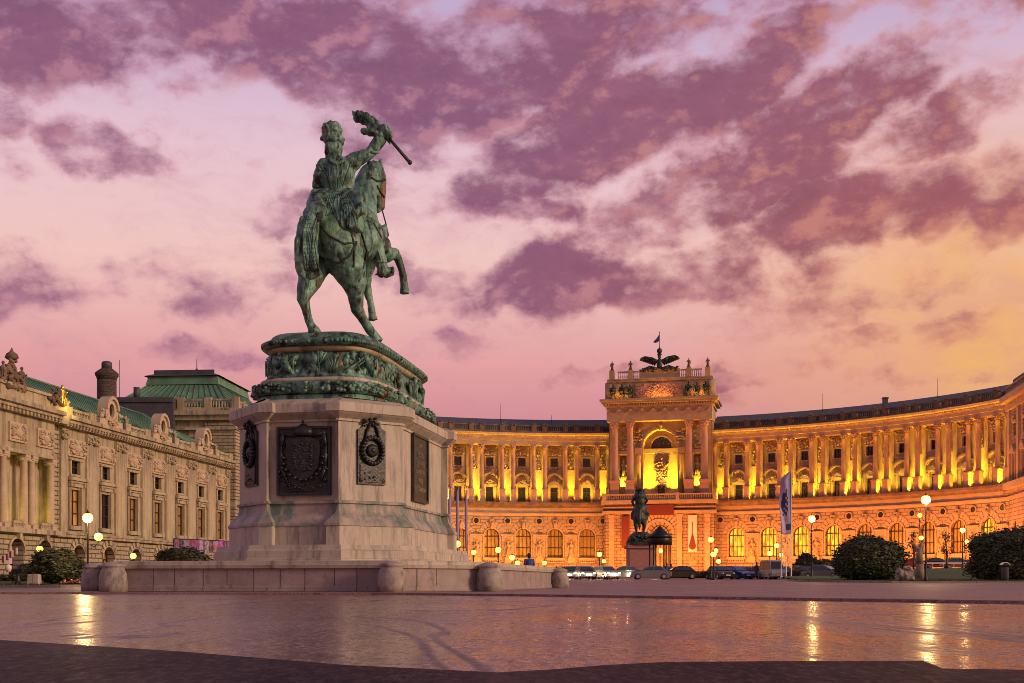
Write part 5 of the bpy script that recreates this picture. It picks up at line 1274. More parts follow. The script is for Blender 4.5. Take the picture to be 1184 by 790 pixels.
# tail: many strands falling behind the croup
t_ = MB(); rr = random.Random(31)
for i in range(60):
    u = rr.uniform(-1,1); w_ = rr.uniform(.3,.75)
    P_ = [J(372+u*5,243+abs(u)*3,43.0),J(356+u*7,254,42.6),J(352+u*8,278,42.45),J(355+u*9+3*sin(i),302,42.4),J(358+u*10+4*sin(i*2.1),322-6*abs(u),42.5)]
    t_.path(P_,[.14*w_,.2*w_,.2*w_,.17*w_,.05],6)
t_.ball(J(366,250,43.2),.5,3); t_.ball(J(357,270,42.9),.42,3,(1,1,1.6))
voxel(t_,'horse_tail','bronze',rid,.04,1,.05,3.0)
# mane
b = MB()
for i in range(26):
    t = i/25; x = 424+7*t; y = 232-44*t; Z = 46.35+.6*t
    b.path([J(x-4,y,Z-.1),J(x-8+3*t,y+7,Z-.15),J(x-7+4*t+2*sin(i*1.7),y+15,Z-.1)],[.09,.1,.03],6)
b.build('horse_mane','bronzedark',rid)
# bridle and reins
b = MB(); b.path([J(444,205,47.2),J(439,207,46.95),J(433,208,46.8)],[.035]*3,6); b.path([J(443.5,228,47.5),J(439,230,47.3),J(436,231,47.45)],[.035]*3,6); b.path([J(441,203,47.0),J(440,230,47.3)],[.03]*2,6)
b.path([J(441,240,47.6),J(446,258,47.0),J(449,272,46.6),J(440,290,46.1)],[.03]*4,6); b.path([J(438,232,47.4),J(428,240,46.7),J(412,228,45.9),J(385,225,45.6)],[.035]*4,6)
b.path([J(442,262,46.9),J(447,275,46.6),J(446,292,46.2)],[.05]*3,6)
b.build('bridle','bronzedark',rid)
# saddle cloth
b = MB(); b.ball(J(385,274,43.68),.93,3,(.85,1,.95)); b.ball(J(396,264,44.1),.93,3,(.9,1,.95))
voxel(b,'saddle_cloth','bronzegreen',rid,.06,2,.015,2)
# rider
r = MB()
r.ball(J(392,243,44.9),.70,3,(1,.9,.9)); r.ball(J(391,225,44.9),.58,3,(1,.75,1.1)); r.ball(J(391,207,44.9),.60,3,(1.06,.68,1.15)); r.ball(J(391,195,44.9),.63,3,(1.08,.62,.72))
r.path([J(389,190,44.9),J(388,180,44.85)],[.30,.24],10)
r.ball(J(387,171,44.85),.34,3,(.88,1.0,1.12)); r.ball(J(382,171,44.7),.24,2,(1,1,1.1)); r.ball(J(376.5,172.5,44.7),.07,2); r.ball(J(377.5,176.5,44.7),.09,2); r.ball(J(379,179,44.75),.12,2)
# left arm down to the reins
r.path([J(375,192,44.9),J(369,203,44.9),J(367.5,215,45.0),J(369,224,45.4),J(376,226,45.8)],[.29,.23,.20,.17,.15],10)
# right arm raised
r.path([J(406,189,44.9),J(416,182,44.9),J(426,179,44.9),J(433,172,44.9),J(438,163,44.9),J(440,157,44.9)],[.33,.26,.22,.20,.16,.14],10)
r.ball(J(440.5,154,44.9),.17,2,(1,1,1.1))
# right leg
r.path([J(399,243,44.7),J(413,247,44.75),J(427,257,45.2),J(432,272,45.4),J(437,288,45.4),J(441,303,45.4)],[.60,.48,.36,.29,.24,.2],12)
r.path([J(441,306,45.4),J(443,313,45.35),J(452,313,45.5)],[.22,.2,.14],10); r.ball(J(441,316,45.3),.18,2)
# left leg on the far side
r.path([J(392,243,45.6),J(404,248,46.0),J(415,262,46.5),J(420,285,46.6)],[.5,.42,.32,.22],10)
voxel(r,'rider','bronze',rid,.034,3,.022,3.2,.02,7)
# helmet with plume
b = MB(); b.ball(J(386,163.5,44.85),.37,3,(1.05,1.1,.6)); b.path([J(372.5,160,44.85),J(380,157.5,44.7),J(392,160,44.7),J(396.5,162,44.9)],[.10,.16,.16,.08],8)
rr = random.Random(8)
for i in range(70):
    a, e = rr.uniform(0,2*pi), rr.uniform(-.6,1.4); R_ = .29
    b.ball(J(384,150.5,44.85)+Vector((R_*cos(a)*cos(e)*1.05,R_*sin(a)*cos(e),R_*sin(e)*.85)),rr.uniform(.07,.13),1)
b.ball(J(384,152,44.85),.32,2,(1.05,1,.85))
voxel(b,'plumed_helmet','bronze',rid,.04,1,.03,6)
# coat tails
b = MB(); rr = random.Random(14)
for i in range(26):
    t = i/25; x = 368+46*t; L_ = 17+15*sin(pi*t)**.7*(1.3 if i%5 == 0 else 1)+rr.uniform(-5,5)
    b.path([J(377+28*t,222,44.5),J(x+2*sin(i*1.3),222+L_*.45,43.75+.1*sin(i*2)),J(x+3+5*sin(i*.9),226+L_*.8,43.1+.3*abs(t-.4)),J(x+3+4*sin(i*1.9),228+L_,42.95+.4*abs(t-.4))],[.15,.16,.13,.06],6)
for dx in (-4,3,10): b.path([J(398+dx,232,43.9),J(406+dx,243,43.2),J(396+dx,253,43.0),J(402+dx,262,42.95),J(409+dx,269,43.1)],[.12,.17,.15,.13,.06],8)
for dx in (-2,3,8): b.path([J(366+dx,222,44.6),J(362+dx,236,44.1),J(368+dx,248,43.4),J(372+dx,258,43.0)],[.14,.2,.15,.07],8)
# collar, epaulettes, cuffs and back seams
b.path([J(380,187,44.75),J(389,189,44.55),J(398,187,44.75)],[.09,.10,.09],8)
for (x,y) in ((373,192),(408,186)): b.ball(J(x,y,44.85),.26,2,(1.1,1,.45)); [b.tube(J(x-5+2*q,y+1,44.7),J(x-6+2.3*q,y+6,44.65),.04,.03,5) for q in range(6)]
b.path([J(433,170,44.9),J(439,162,44.9)],[.24,.24],10)
for x0 in (380,391,402): b.path([J(x0,192,44.4),J(388+(x0-391)*.45,220,44.35)],[.035,.05],5)
voxel(b,'coat_tails','bronze',rid,.045,2,.03,4)
# straps and seams laid on the cast surfaces
from mathutils.bvhtree import BVHTree
def surf(objs):
    vs_, fs_ = [], []
    for o in objs:
        k = len(vs_); vs_ += [v.co+o.location for v in o.data.vertices]; fs_ += [tuple(i+k for i in p.vertices) for p in o.data.polygons]
    return BVHTree.FromPolygons(vs_, fs_)
def drape(b, tree, pts, r, n=22):
    eye = Vector((0,0,CAMH))-RL; P = []; tot_ = len(pts)-1
    for i in range(n+1):
        t = i/n*tot_; k = min(int(t), tot_-1); f = t-k; x = pts[k][0]*(1-f)+pts[k+1][0]*f; y = pts[k][1]*(1-f)+pts[k+1][1]*f
        d = (J(x,y,45)-eye).normalized(); hit = tree.ray_cast(eye, d)
        if hit[0]: P.append(hit[0]+hit[1]*r*.2)
        elif P: b.path(P,[r]*len(P),6) if len(P) > 1 else None; P = []
    if len(P) > 1: b.path(P,[r]*len(P),6)
hb = surf([o for o in rid.children if o.name.split('.')[0] in ('horse','saddle_cloth')]); rb = surf([o for o in rid.children if o.name.split('.')[0] in ('rider',)])
b = MB()
for q in ([(396,246),(384,246),(372,252)],[(404,262),(410,285),(409,308)],[(372,262),(380,272),(398,282),(412,280)],[(418,270),(424,290),(420,310)],
          [(378,300),(392,304),(404,296),(412,282)],[(436,215),(440,222),(444,228)],[(430,206),(437,210),(445,208)],[(426,250),(434,262),(441,275)]):
    drape(b, hb, q, .04)
b.build('harness','bronzedark',rid)
tb = surf([o for o in rid.children if o.name.split('.')[0] == 'horse_tail']); ct = surf([o for o in rid.children if o.name.split('.')[0] == 'coat_tails'])
b = MB(); rr = random.Random(77)
for i in range(15):
    x0 = 349+rr.uniform(0,26); drape(b, tb, [(x0+8,246),(x0+1,268),(x0+2+3*sin(i),290),(x0+6+4*sin(i*2),312)], rr.uniform(.02,.04), 14)
b.build('tail_hair','bronze',rid)
b = MB()
for i in range(12):
    x0 = 370+i*3.6; drape(b, ct, [(378+i*2.2,226),(x0+2*sin(i),238),(x0+3,250),(x0+4+3*sin(i*2),262)], .025, 12)
b.build('coat_folds','bronze',rid)
b = MB()
for q, r_ in (([(374,226),(384,230),(396,230),(406,225)],.075),([(374,222),(390,226),(406,221)],.04),([(381,186),(389,190),(398,186)],.07),([(372,192),(380,206),(392,224)],.03),([(406,188),(400,206),(394,224)],.03),
              ([(390,192),(391,206),(391,222)],.025),([(426,259),(432,274),(438,292),(441,303)],.035),([(428,300),(436,303),(446,303)],.05),([(430,176),(438,176)],.05),([(366,215),(371,217)],.06)):
    drape(b, rb, q, r_)
b.build('uniform_trim','bronze',rid)
# stirrup and spur
b = MB(); b.path([J(441,318,45.3),J(447,320,45.35),J(454,317,45.4),J(454,310,45.4)],[.06]*4,6); b.tube(J(438,316,45.3),J(434,318,45.2),.05,.02); b.build('stirrup','bronzedark',rid)
# furled flag on its staff
f_ = MB(); rr = random.Random(4)
A_, B_ = J(411,133,45.4), J(452,160,44.8)
for i in range(30):
    t0 = rr.uniform(.0,.75); t1 = t0+rr.uniform(.15,.3); o0 = rr.uniform(-.22,.22)*sin(pi*min(1,t0+.2)); o1 = rr.uniform(-.26,.26)
    f_.path([A_.lerp(B_,t0)+Vector((0,rr.uniform(-.15,.15),o0)),A_.lerp(B_,(t0+t1)/2)+Vector((.05,rr.uniform(-.2,.2),(o0+o1)/2+.08)),A_.lerp(B_,min(1,t1))+Vector((0,rr.uniform(-.15,.15),o1*.8))],[.06,.11,.05],6)
f_.path([A_+Vector((-.03,0,.02)),J(408,129,45.4)],[.12,.06],8); f_.path([J(410,136,45.3),J(414,139,45.3)],[.08,.12],8); f_.path([J(420,152,44.9),J(430,153,44.8),J(442,158,44.8)],[.12,.16,.12],8)
f_.path([J(444,150,44.9),J(450,157,44.8)],[.2,.16],8)
voxel(f_,'furled_flag','bronze',rid,.045,2,.04,5)
b = MB(); b.tube(J(448,158,44.85),J(473.5,187.5,44.5),.055,.065,10); b.ball(J(474,188,44.5),.09,2); b.build('flag_staff','bronzedark',rid)

# ------------------------------------------------------------------ second equestrian monument in front of the palace
EY = 172
def E(x, y, dy=0): return at(x, y, EY+dy)
eg = gh(E(741,668).x, EY)
em = empty('distant_monument', (E(741,668).x,EY,eg), 'dark bronze rider seen from behind on a red stone pedestal before the palace portal', 'monument')
EL = em.location.copy()
def EJ(x, y, dy=0): return E(x,y,dy)-EL
w_ = MB(); w2 = 2.15
w_.box(-w2,w2,-2.5,4,.0,.6); w_.box(-1.9,1.9,-2.2,3.7,.6,1.2,.1); w_.box(-1.75,1.75,-2.0,3.5,1.2,4.0); w_.box(-2.05,2.05,-2.3,3.8,4.0,4.45)
M['redstone'] = mat('reddish_granite',(.38,.16,.14),.6,col2=(.45,.22,.2),nscale=2)
w_.build('pedestal','redstone',em)
b = MB(); b.hprism(rrect(2.0,2.6,24),4.45,4.9); b.lathe([(2.0,4.9),(1.8,5.5),(1.4,6.0),(1.0,6.35)],16,(0,.6,0),1.25); b.blobs(3.4,.9,.3,60,501,(0,-1.5,5.3),.14,.3); b.build('bronze_base','bronzedark',em)
b = MB()
b.ball(EJ(740,590,1),.95,3,(1,1.2,1.2)); b.ball(EJ(741,584,2.4),.8,3); b.ball(EJ(739,598,.6),.85,3,(1,1,1.2))
b.path([EJ(736,600,.6),EJ(735,606,.5),EJ(736,614,.4)],[.55,.34,.2],8); b.path([EJ(744,600,.6),EJ(745,607,.5),EJ(744,615,.6)],[.55,.34,.2],8)
b.path([EJ(739.5,590,-.2),EJ(739,600,-.6),EJ(739.5,612,-.5)],[.4,.35,.12],8)
b.path([EJ(742,580,2.8),EJ(743,572,3.4),EJ(744,568,4.2)],[.5,.4,.3],8)
b.path([EJ(735,588,1),EJ(731.5,594,1),EJ(730.5,600,1)],[.35,.28,.18],8); b.path([EJ(746,588,1),EJ(749,594,1),EJ(748,600,1)],[.35,.28,.18],8)
voxel(b,'horse','bronzedark',em,.11,2,.04,2)
b = MB(); b.ball(EJ(740,580,.9),.7,3,(1,.8,1.2)); b.ball(EJ(740,574,.9),.72,3,(1.1,.8,.9)); b.ball(EJ(740,568,.9),.36,3); b.ball(EJ(739.5,566,.9),.55,2,(1.2,1,.45))
b.path([EJ(735,573,.9),EJ(731,580,1.2),EJ(733,585,1.6)],[.26,.2,.15],8); b.path([EJ(745,573,.9),EJ(748,578,1.2),EJ(746,583,1.8)],[.26,.2,.15],8)
voxel(b,'rider','bronzedark',em,.09,2,.05,2.5)

# kiosk with a dark pyramid roof before the portal
p = at(763,668,160); kz = gh(p.x,160)
ki = empty('kiosk',(p.x,160,kz),'small round pavilion with black pointed roof beside the distant rider statue','kiosk')
b = MB(); b.lathe([(1.62,4.3),(1.62,5.1),(1.55,5.3)],8); b.lathe([(1.75,5.3),(1.1,5.8),(.5,6.4),(.08,6.8)],8); b.build('roof','black',ki)
b = MB()
for k in range(6): a = k*pi/3; b.tube((1.35*cos(a),1.35*sin(a),0),(1.35*cos(a),1.35*sin(a),4.3),.09)
b.build('posts','black',ki)
b = MB(); b.lathe([(.16,3.2),(.25,3.5),(.16,3.8)],8,(0,-.9,0)); b.build('lantern','lampw',ki)

# ------------------------------------------------------------------ street lamps
def lamp_proto(n_globes, H, rg, m='lamp'):
    root = empty('street_lamp', (0,0,0), 'lamp', 'street lamp', 'street lamps round the square')
    b = MB(); b.lathe([(.16,0),(.16,.25),(.11,.35),(.085,.9),(.06,1.2),(.045,H-.4),(.07,H-.35),(.04,H-.15)],12); b.ball((0,0,1.25),.1,1); b.ball((0,0,H-.9),.075,1)
    if n_globes > 1:
        for k in range(n_globes-1):
            a = 2*pi*k/(n_globes-1)+.3; b.path([(0,0,H-1.5),(.35*cos(a),.35*sin(a),H-1.7),(.55*cos(a),.55*sin(a),H-1.35)],[.03,.03,.03],6)
    b.build('pole','black',root)
    g = [(0,0,H)]+[(.55*cos(2*pi*k/(n_globes-1)+.3),.55*sin(2*pi*k/(n_globes-1)+.3),H-1.1) for k in range(n_globes-1)]
    for c in g:
        b = MB(); b.ball((0,0,0),rg if c is g[0] else rg*.8,3); o = b.build('lamp_globe',m,root,loc=c)
        b = MB(); b.lathe([(rg*.55,0),(rg*.5,.05),(rg*.15,.12),(.02,.24)],10,(0,0,rg*.8)); link('cap', b.mesh('cap','black'), o)
    return root
def lamp_at(px, ytop, Y, label, proto, H0, light=0):
    p = at(px, ytop, Y); z = gh(p.x, Y); Hh = p.z-z
    o = copy_tree(proto, loc=(p.x,Y,z), label=label); o.scale = (1,1,Hh/H0)
    for c in o.children:
        if c.name.startswith('lamp_globe'): c.scale = (1,1,H0/Hh)
    if light: lamp_light('lamp_glow', (0,-.5,H0-.3), light, (1,.62,.22), .25, o)
    return o
P1 = lamp_proto(1,5.0,.33,'lampw'); P2 = lamp_proto(2,4.0,.28); P3 = lamp_proto(1,3.4,.27)
LMP = [(101.5,599,66,'lamp post with two glowing globes left of the monument wall',P2,4.0,420),
 (46,635,100,'small glowing lamp beside the left round shrub',P3,3.4,0),(154,643,108,'glowing lamp just above the left part of the monument wall',P3,3.4,0),
 (528.5,629,90,'bright globe lamp right of the pedestal corner above the steps',P3,3.4,0),(547.7,638.5,130,'dim lamp at the end of the pedestal steps',P3,3.4,0),
 (576,636,110,'globe lamp before the second arched window from the pedestal',P3,3.4,0),(592,645,120,'yellow lamp peeking over the monument wall',P3,3.4,0),(598.5,651,130,'lowest yellow lamp over the monument wall coping',P3,3.4,0),
 (629.5,651,140,'lamp above the rear guard stone of the wall',P3,3.4,0),(693,641,135,'twin globe lamp left of the red banner',P2,4.0,0),
 (822,624,120,'tall lamp with stacked globes right of the palace portal',P2,4.0,0),(825,641,118,'lower lamp cluster beside the portal car',P2,4.0,0),
 (889.5,640,140,'small lamp left of the parked van',P3,3.4,0),(898,631,135,'lamp left of the lilac flag pole',P2,4.0,0),(927.5,644,150,'low lamp above the small round shrub',P3,3.4,0),
 (938.5,600,112,'tall black lamp post with one big globe right of the lilac banner',P1,5.0,300),(1070.5,578,86,'tallest black lamp post standing at the lawn edge, right side',P1,5.0,500),
 (1065,622,140,'small lamp behind the tallest lamp post',P3,3.4,0),(1063.5,596,150,'distant lamp left of the tallest lamp post',P3,3.4,0),
 (1113,613,130,'twin globe lamp left of the big right shrub',P2,4.0,200)]
for px_, yt, Y, lab, pr, H0, e in LMP: lamp_at(px_, yt, Y, lab, pr, H0, e)
for pr in (P1,P2,P3):
    for c in list(pr.children):
        for g_ in list(c.children): bpy.data.objects.remove(g_)
        bpy.data.objects.remove(c)
    bpy.data.objects.remove(pr)

# ------------------------------------------------------------------ shrubs
def shrub(name, c, rx, ry, hh, label, seed, n=9000, leaf=.13):
    root = empty(name, c, label, 'shrub', 'clipped round shrubs on the lawns')
    rr = random.Random(seed)
    lumps = [(Vector((rr.gauss(0,1),rr.gauss(0,1),rr.gauss(0,.8))).normalized(), rr.uniform(.05,.17)) for _ in range(46)]
    def rad(d):
        r_ = 1.0
        for l, a in lumps:
            k = d.dot(l)
            if k > .8: r_ += a*((k-.8)/.2)**1.5
        return r_*.93
    core = MB()
    res = bmesh.ops.create_icosphere(core.bm, subdivisions=4, radius=1)
    for v in core.bm.verts:
        d = v.co.normalized(); k = rad(d)*.88*(1+.06*mnoise.noise(d*6)); e = abs(d.z)**.85*(1 if d.z > 0 else -1)
        v.co = Vector((d.x*rx*k, d.y*ry*k, max(0,.5*hh+.5*hh*e*k)))
    core.build('core','leafcore',root)
    b = MB()
    for _ in range(n):
        d = Vector((rr.gauss(0,1),rr.gauss(0,1),rr.gauss(0,1))).normalized()
        if d.y > .35: continue
        k = rad(d)*(rr.uniform(.82,1.03) if rr.random() < .93 else rr.uniform(1.03,1.13))*(1+.05*mnoise.noise(d*7)); e = abs(d.z)**.85*(1 if d.z > 0 else -1)
        p = Vector((d.x*rx*k, d.y*ry*k, max(.03,.5*hh+.5*hh*e*k)))
        s_ = leaf*rr.uniform(.6,1.4); nrm = (d+Vector((rr.gauss(0,.6),rr.gauss(0,.6),rr.gauss(0,.6)))).normalized(); q = nrm.to_track_quat('Z','Y')
        b.f([b.v(*(p+q@Vector(w))) for w in ((-s_,0,0),(0,-s_*.45,0),(s_,0,0),(0,s_*.45,0))])
    b.build('foliage','leaf',root)
def shrub_px(x0, x1, ytop, Y, label, seed, n=9000, sink=0, leaf=.13):
    a, c = at(x0,ytop,Y), at(x1,ytop,Y); g = gh((a.x+c.x)/2,Y)+.1-sink
    shrub('round_shrub', ((a.x+c.x)/2,Y,g), (c.x-a.x)/2*.96, (c.x-a.x)/2*.88, a.z-g, label, seed, n, leaf)
shrub_px(966,1043,624,95,'wide dark clipped shrub left of the rocky stone, right of the lilac banner',3,14000)
shrub_px(1119,1214,616,94,'largest round dark shrub at the right edge of the lawn',4,16000)
shrub_px(918,947,643,128,'small round shrub behind the tall lamp post base',5,3500,leaf=.16)
shrub_px(944,972,648,124,'low shrub tucked against the wide dark shrub',6,3000,leaf=.16)
shrub_px(44,92,639,68,'round dark shrub on the left lawn beside the two globe lamp post',7,9000,leaf=.10)
shrub_px(187,241,634,88,'broad dark shrub rising behind the left part of the monument wall',8,7000,leaf=.12)

# ------------------------------------------------------------------ cars
def car(label, x, Y, yaw, pm, kind='car', lights=False, rear=False, L_=4.3):
    z = gh(x, Y)
    root = empty('parked_car' if kind != 'van' else 'parked_van', (x,Y,z), label, 'car' if kind != 'van' else 'van', 'vehicles parked before the palace', rz=yaw)
    H = 1.45 if kind == 'car' else 2.05; w = .86; l = L_/2
    b = MB()
    if kind == 'car':
        prof = [(-l,.35),(-l,.72),(-l+.15,.86),(-l+.75,.92),(l-1.25,.95),(l-.35,.80),(l,.62),(l,.32),(l-.3,.22),(-l+.3,.22)]
        cabin = [(-l+.45,.90),(-l+1.0,H-.06),(-l+1.4,H),(l-2.1,H),(l-1.75,H-.1),(l-1.0,.93)]
    else:
        prof = [(-l,.35),(-l,1.05),(l-.7,1.05),(l-.15,.95),(l,.7),(l,.3),(l-.3,.22),(-l+.3,.22)]
        cabin = [(-l+.02,1.04),(-l+.12,H-.08),(-l+.3,H),(l-1.4,H),(l-1.1,H-.12),(l-.55,1.04)]
    def shell(prof, w0, w1, zlo, zhi):
        A = []; B = []
        for px_, pz in prof:
            t = (pz-zlo)/(zhi-zlo); ww = w0+(w1-w0)*max(0,min(1,t)); A.append(b.v(px_,-ww,pz)); B.append(b.v(px_,ww,pz))
        n = len(prof); b.f(A); b.f(B[::-1])
        for i in range(n): f1 = b.f([A[i],B[i],B[(i+1)%n],A[(i+1)%n]])
    shell(prof, w*.98, w*.94, .2, 1.0); shell(cabin, w*.92, w*.72, .9, H)
    me = b.mesh('body', pm); o = link('body', me, root); bv = o.modifiers.new('b','BEVEL'); bv.width = .05; bv.segments = 2; bv.limit_method = 'ANGLE'
    zc0 = .98 if kind == 'car' else 1.1; g = MB()
    cx0, cx1 = cabin[0][0], cabin[-1][0]
    def wq(xa, xb, xa2, xb2, side):
        z0, z1 = zc0, H-.12; y0_ = side*(w*.92+(w*.72-w*.92)*((z0-.9)/(H-.9))+.012); y1_ = side*(w*.92+(w*.72-w*.92)*((z1-.9)/(H-.9))+.012)
        g.f([g.v(xa,y0_,z0),g.v(xb,y0_,z0),g.v(xb2,y1_,z1),g.v(xa2,y1_,z1)])
    for sd_ in (-1,1):
        if kind == 'car': wq(-l+.75,-.35,-l+1.15,-.35,sd_); wq(-.27,l-1.25,-.27,l-1.95,sd_)
        else: wq(-l+.25,-.7,-l+.3,-.7,sd_); wq(-.6,.35,-.6,.35,sd_); wq(.45,l-.8,.45,l-1.3,sd_)
    # windscreen and rear screen
    def scr(pA, pB, off):
        ww0, ww1 = w*.80, w*.64; g.f([g.v(pA[0]+off,-ww0,pA[1]),g.v(pA[0]+off,ww0,pA[1]),g.v(pB[0]+off,ww1,pB[1]),g.v(pB[0]+off,-ww1,pB[1])])
    c0, c1 = Vector(cabin[-1]), Vector(cabin[-2]); scr(c0.lerp(c1,.08), c0.lerp(c1,.95), .015)
    c0, c1 = Vector(cabin[0]), Vector(cabin[1]); scr(c0.lerp(c1,.15), c0.lerp(c1,.92), -.015)
    g.build('windows','carglass',root)
    for sx_ in (-1,1):
        for sy_ in (-1,1):
            t = MB(); t.T = Matrix.Translation((sx_*(l-.8), sy_*(w-.1), .32))@Matrix.Rotation(pi/2,4,'X'); t.lathe([(.20,-.11),(.32,-.10),(.32,.10),(.20,.11)],18); t.mi = 1; t.lathe([(.19,-.115),(.19,.115)],12)
            t.build('wheel',['rubber','chrome'],root)
    for sy_ in (-1,1):
        t = MB(); t.ball((l-.04,sy_*.62,.64),.11,2,(.6,1.4,.8)); t.build('headlight','headl' if lights else 'chrome',root)
        t = MB(); t.box(-l-.02,-l+.06,sy_*.68-.13,sy_*.68+.13,.66,.84); t.build('taillight','taill' if rear else 'redpaint',root)
    t = MB(); t.box(l-.01,l+.03,-.25,.25,.40,.50); t.box(-l-.03,-l+.01,-.25,.25,.45,.56); t.build('number_plate','polewhite',root)
    if lights:
        lamp_light('headlight_beam', (l+.3,0,.6), 90, (1,.75,.4), .1, root)
    return root
def car_px(px_, Y, *a, **k): return car(a[0], at(px_,670,Y).x, Y, *a[1:], **k)
R_ = radians
car_px(17,104,'blue car at the left edge, parked behind the black sign post',R_(8),'bluepaint')
car_px(33,100,'dark car with glowing red tail lights beside the left shrub',R_(150),'blackpaint',rear=True)
car_px(106,104,'blue car half hidden behind the left lamp post',R_(20),'bluepaint')
car_px(676,128,'small white car with dark windscreen facing the square, right of the monument wall',R_(-82),'silverpaint',lights=True)
car_px(661,131,'white car with bright headlights nearest the monument wall',R_(-100),'greypaint',lights=True)
car_px(700,126,'silver car with glaring headlights before the red banner',R_(-70),'whitepaint',lights=True)
car_px(785,133,'dark car low in the road right of the distant rider statue',R_(180),'blackpaint',lights=True)
car_px(722,129,'dark car with headlights on, in front of the distant rider statue',R_(170),'greypaint',lights=True)
car_px(752,127,'pale car with headlights on, right of the distant rider statue pedestal',R_(178),'silverpaint',lights=True)
car_px(832,128,'black car parked at the foot of the lamp cluster',R_(-75),'blackpaint')
car_px(850,130,'blue and red striped car next to the black one',R_(-60),'bluepaint')
car_px(864,134,'dark red car in the middle of the row before the palace',R_(-80),'redpaint')
car_px(876,132,'black hatchback touching the white van',R_(-95),'blackpaint')
car_px(893,128,'white van parked left of the flag poles',R_(-84),'whitepaint',kind='van',L_=4.6)
car_px(905,134,'silver car behind the flag poles',R_(-80),'silverpaint')
car_px(928,126,'black car with yellow lights under the tall lamp post',R_(-80),'blackpaint',lights=False)
car_px(953,122,'dark grey car in front of the low shrub',R_(-40),'greypaint')
car_px(1084,165,'dark car parked high beside the palace wall',R_(0),'blackpaint')
car_px(1107,160,'grey car parked further right beside the palace wall',R_(0),'greypaint')
car_px(1060,168,'red car parked behind the pale tree trunk',R_(0),'redpaint')
# ------------------------------------------------------------------ people
def person(x, Y, H, yaw, coat, trousers, label, z0=None, step=.12):
    z = gh(x,Y) if z0 is None else z0
    root = empty('person',(x,Y,z),label,'person',rz=yaw); s = H/1.75
    b = MB()
    V3 = lambda *a: Vector(a)*s
    for sd_ in (-1,1): b.path([V3(sd_*.09,0,.92),V3(sd_*.10,sd_*step*.5,.50),V3(sd_*.10,sd_*step,.08)],[.10*s,.07*s,.045*s],8); b.path([V3(sd_*.10,sd_*step,.05),V3(sd_*.10,sd_*step-.16,.04)],[.05*s,.04*s],6)
    b.ball(V3(0,0,.98),.17*s,2,(1,.75,.9)); b.ball(V3(0,0,1.22),.19*s,2,(1,.65,1.3)); b.ball(V3(0,0,1.40),.20*s,2,(1.05,.6,.6)); b.tube(V3(0,0,1.42),V3(0,0,1.58),.055*s)
    b.ball(V3(0,-.01,1.65),.115*s,3,(.85,1,1.15)); b.ball(V3(0,-.125,1.64),.02*s,1)
    for sd_ in (-1,1):
        b.ball(V3(sd_*.1,0,1.64),.025*s,1); b.path([V3(sd_*.20,0,1.42),V3(sd_*.25,.02,1.14),V3(sd_*.23,-.08,.88)],[.06*s,.05*s,.035*s],8); b.ball(V3(sd_*.23,-.10,.82),.045*s,2,(.7,.9,1.3))
    voxel(b,'body',trousers,root,.022*s,2)
    b = MB(); b.lathe([(.20*s,.78*s),(.19*s,1.0*s),(.185*s,1.2*s),(.225*s,1.40*s),(.16*s,1.49*s),(.07*s,1.52*s)],14,(0,0,0),.72); 
    for sd_ in (-1,1): b.path([V3(sd_*.21,0,1.42),V3(sd_*.26,.02,1.14),V3(sd_*.24,-.08,.92)],[.075*s,.065*s,.055*s],8)
    b.build('coat',coat,root)
    b = MB(); b.ball(V3(0,.025,1.69),.118*s,2,(.9,1,1.05)); b.build('hair','hair',root)
person(at(612,0,63).x,63,1.72,.4,'bluecoat','darkcoat','person in a blue coat standing behind the right end of the monument wall')
person(at(771,0,138).x,138,1.75,.2,'bluecoat','darkcoat','person in blue walking by the kiosk, right of the pale car')
person(at(776,0,139).x,139,1.68,-.3,'redcoat','darkcoat','person in a red coat beside the walker in blue')
person(at(875,0,124).x,124,1.72,2.2,'darkcoat','darkcoat','person in dark clothes between the parked cars')

# ------------------------------------------------------------------ flag poles
def flagpole(px_, ytop, Y, label, flag=None, m='polewhite', r=.06):
    p = at(px_,ytop,Y); z = gh(p.x,Y); root = empty('flagpole',(p.x,Y,z),label,'flagpole','flag poles in the square')
    b = MB(); b.lathe([(.12,0),(.12,.3),(r,.4),(r*.7,p.z-z)],10); b.ball((0,0,p.z-z),.1,2); b.build('pole',m,root)
    if flag == 'big':
        s_ = Y/1400; n1, n2 = 8, 30; H0 = (672-ytop)*s_
        b = MB(); G_ = []
        for j in range(n2+1):
            t = j/n2; y_ = 545+72*t; zz = CAMH+(672-y_)*s_-z
            left = (902 if t > .12 else 913-11*t/.12)+1.0*sin(t*9); right = 914.6
            row = []
            for i in range(n1+1):
                q = i/n1; px2 = right+(left-right)*q; row.append(b.v((px2-px_)*s_, .16*sin(q*7+t*5)*q, zz-.1*sin(q*3)))
            G_.append(row)
        for j in range(n2):
            for i in range(n1):
                t, q = j/n2, i/n1
                d = ((q-.48)/.30)**2+((t-.50)/.20)**2
                b.mi = 1 if (d < 1 and (q*7+t*31)%3 > .7) or (.80 < t < .92 and q < .45) or (.25 < t < .36 and .3 < q < .5) else 0
                f2 = b.f([G_[j][i],G_[j][i+1],G_[j+1][i+1],G_[j+1][i]]); f2.smooth = True
        o = b.build('flag',['purplecloth','bluecloth'],root); sm = o.modifiers.new('t','SOLIDIFY'); sm.thickness = .02
    elif flag == 'furled':
        b = MB(); h_ = p.z-z
        b.lathe([(.04,h_-.3),(.11,h_-1.2),(.14,h_-3),(.11,h_-4.6),(.05,h_-5.6)],9,(-.08,0,0)); b.build('flag','polepurple',root)
flagpole(915,540,116,'tallest white flag pole carrying the long lilac banner','big')
flagpole(909,560,117,'white flag pole just left of the banner pole'); flagpole(903.5,600,118,'short white flag pole left of the lilac banner')
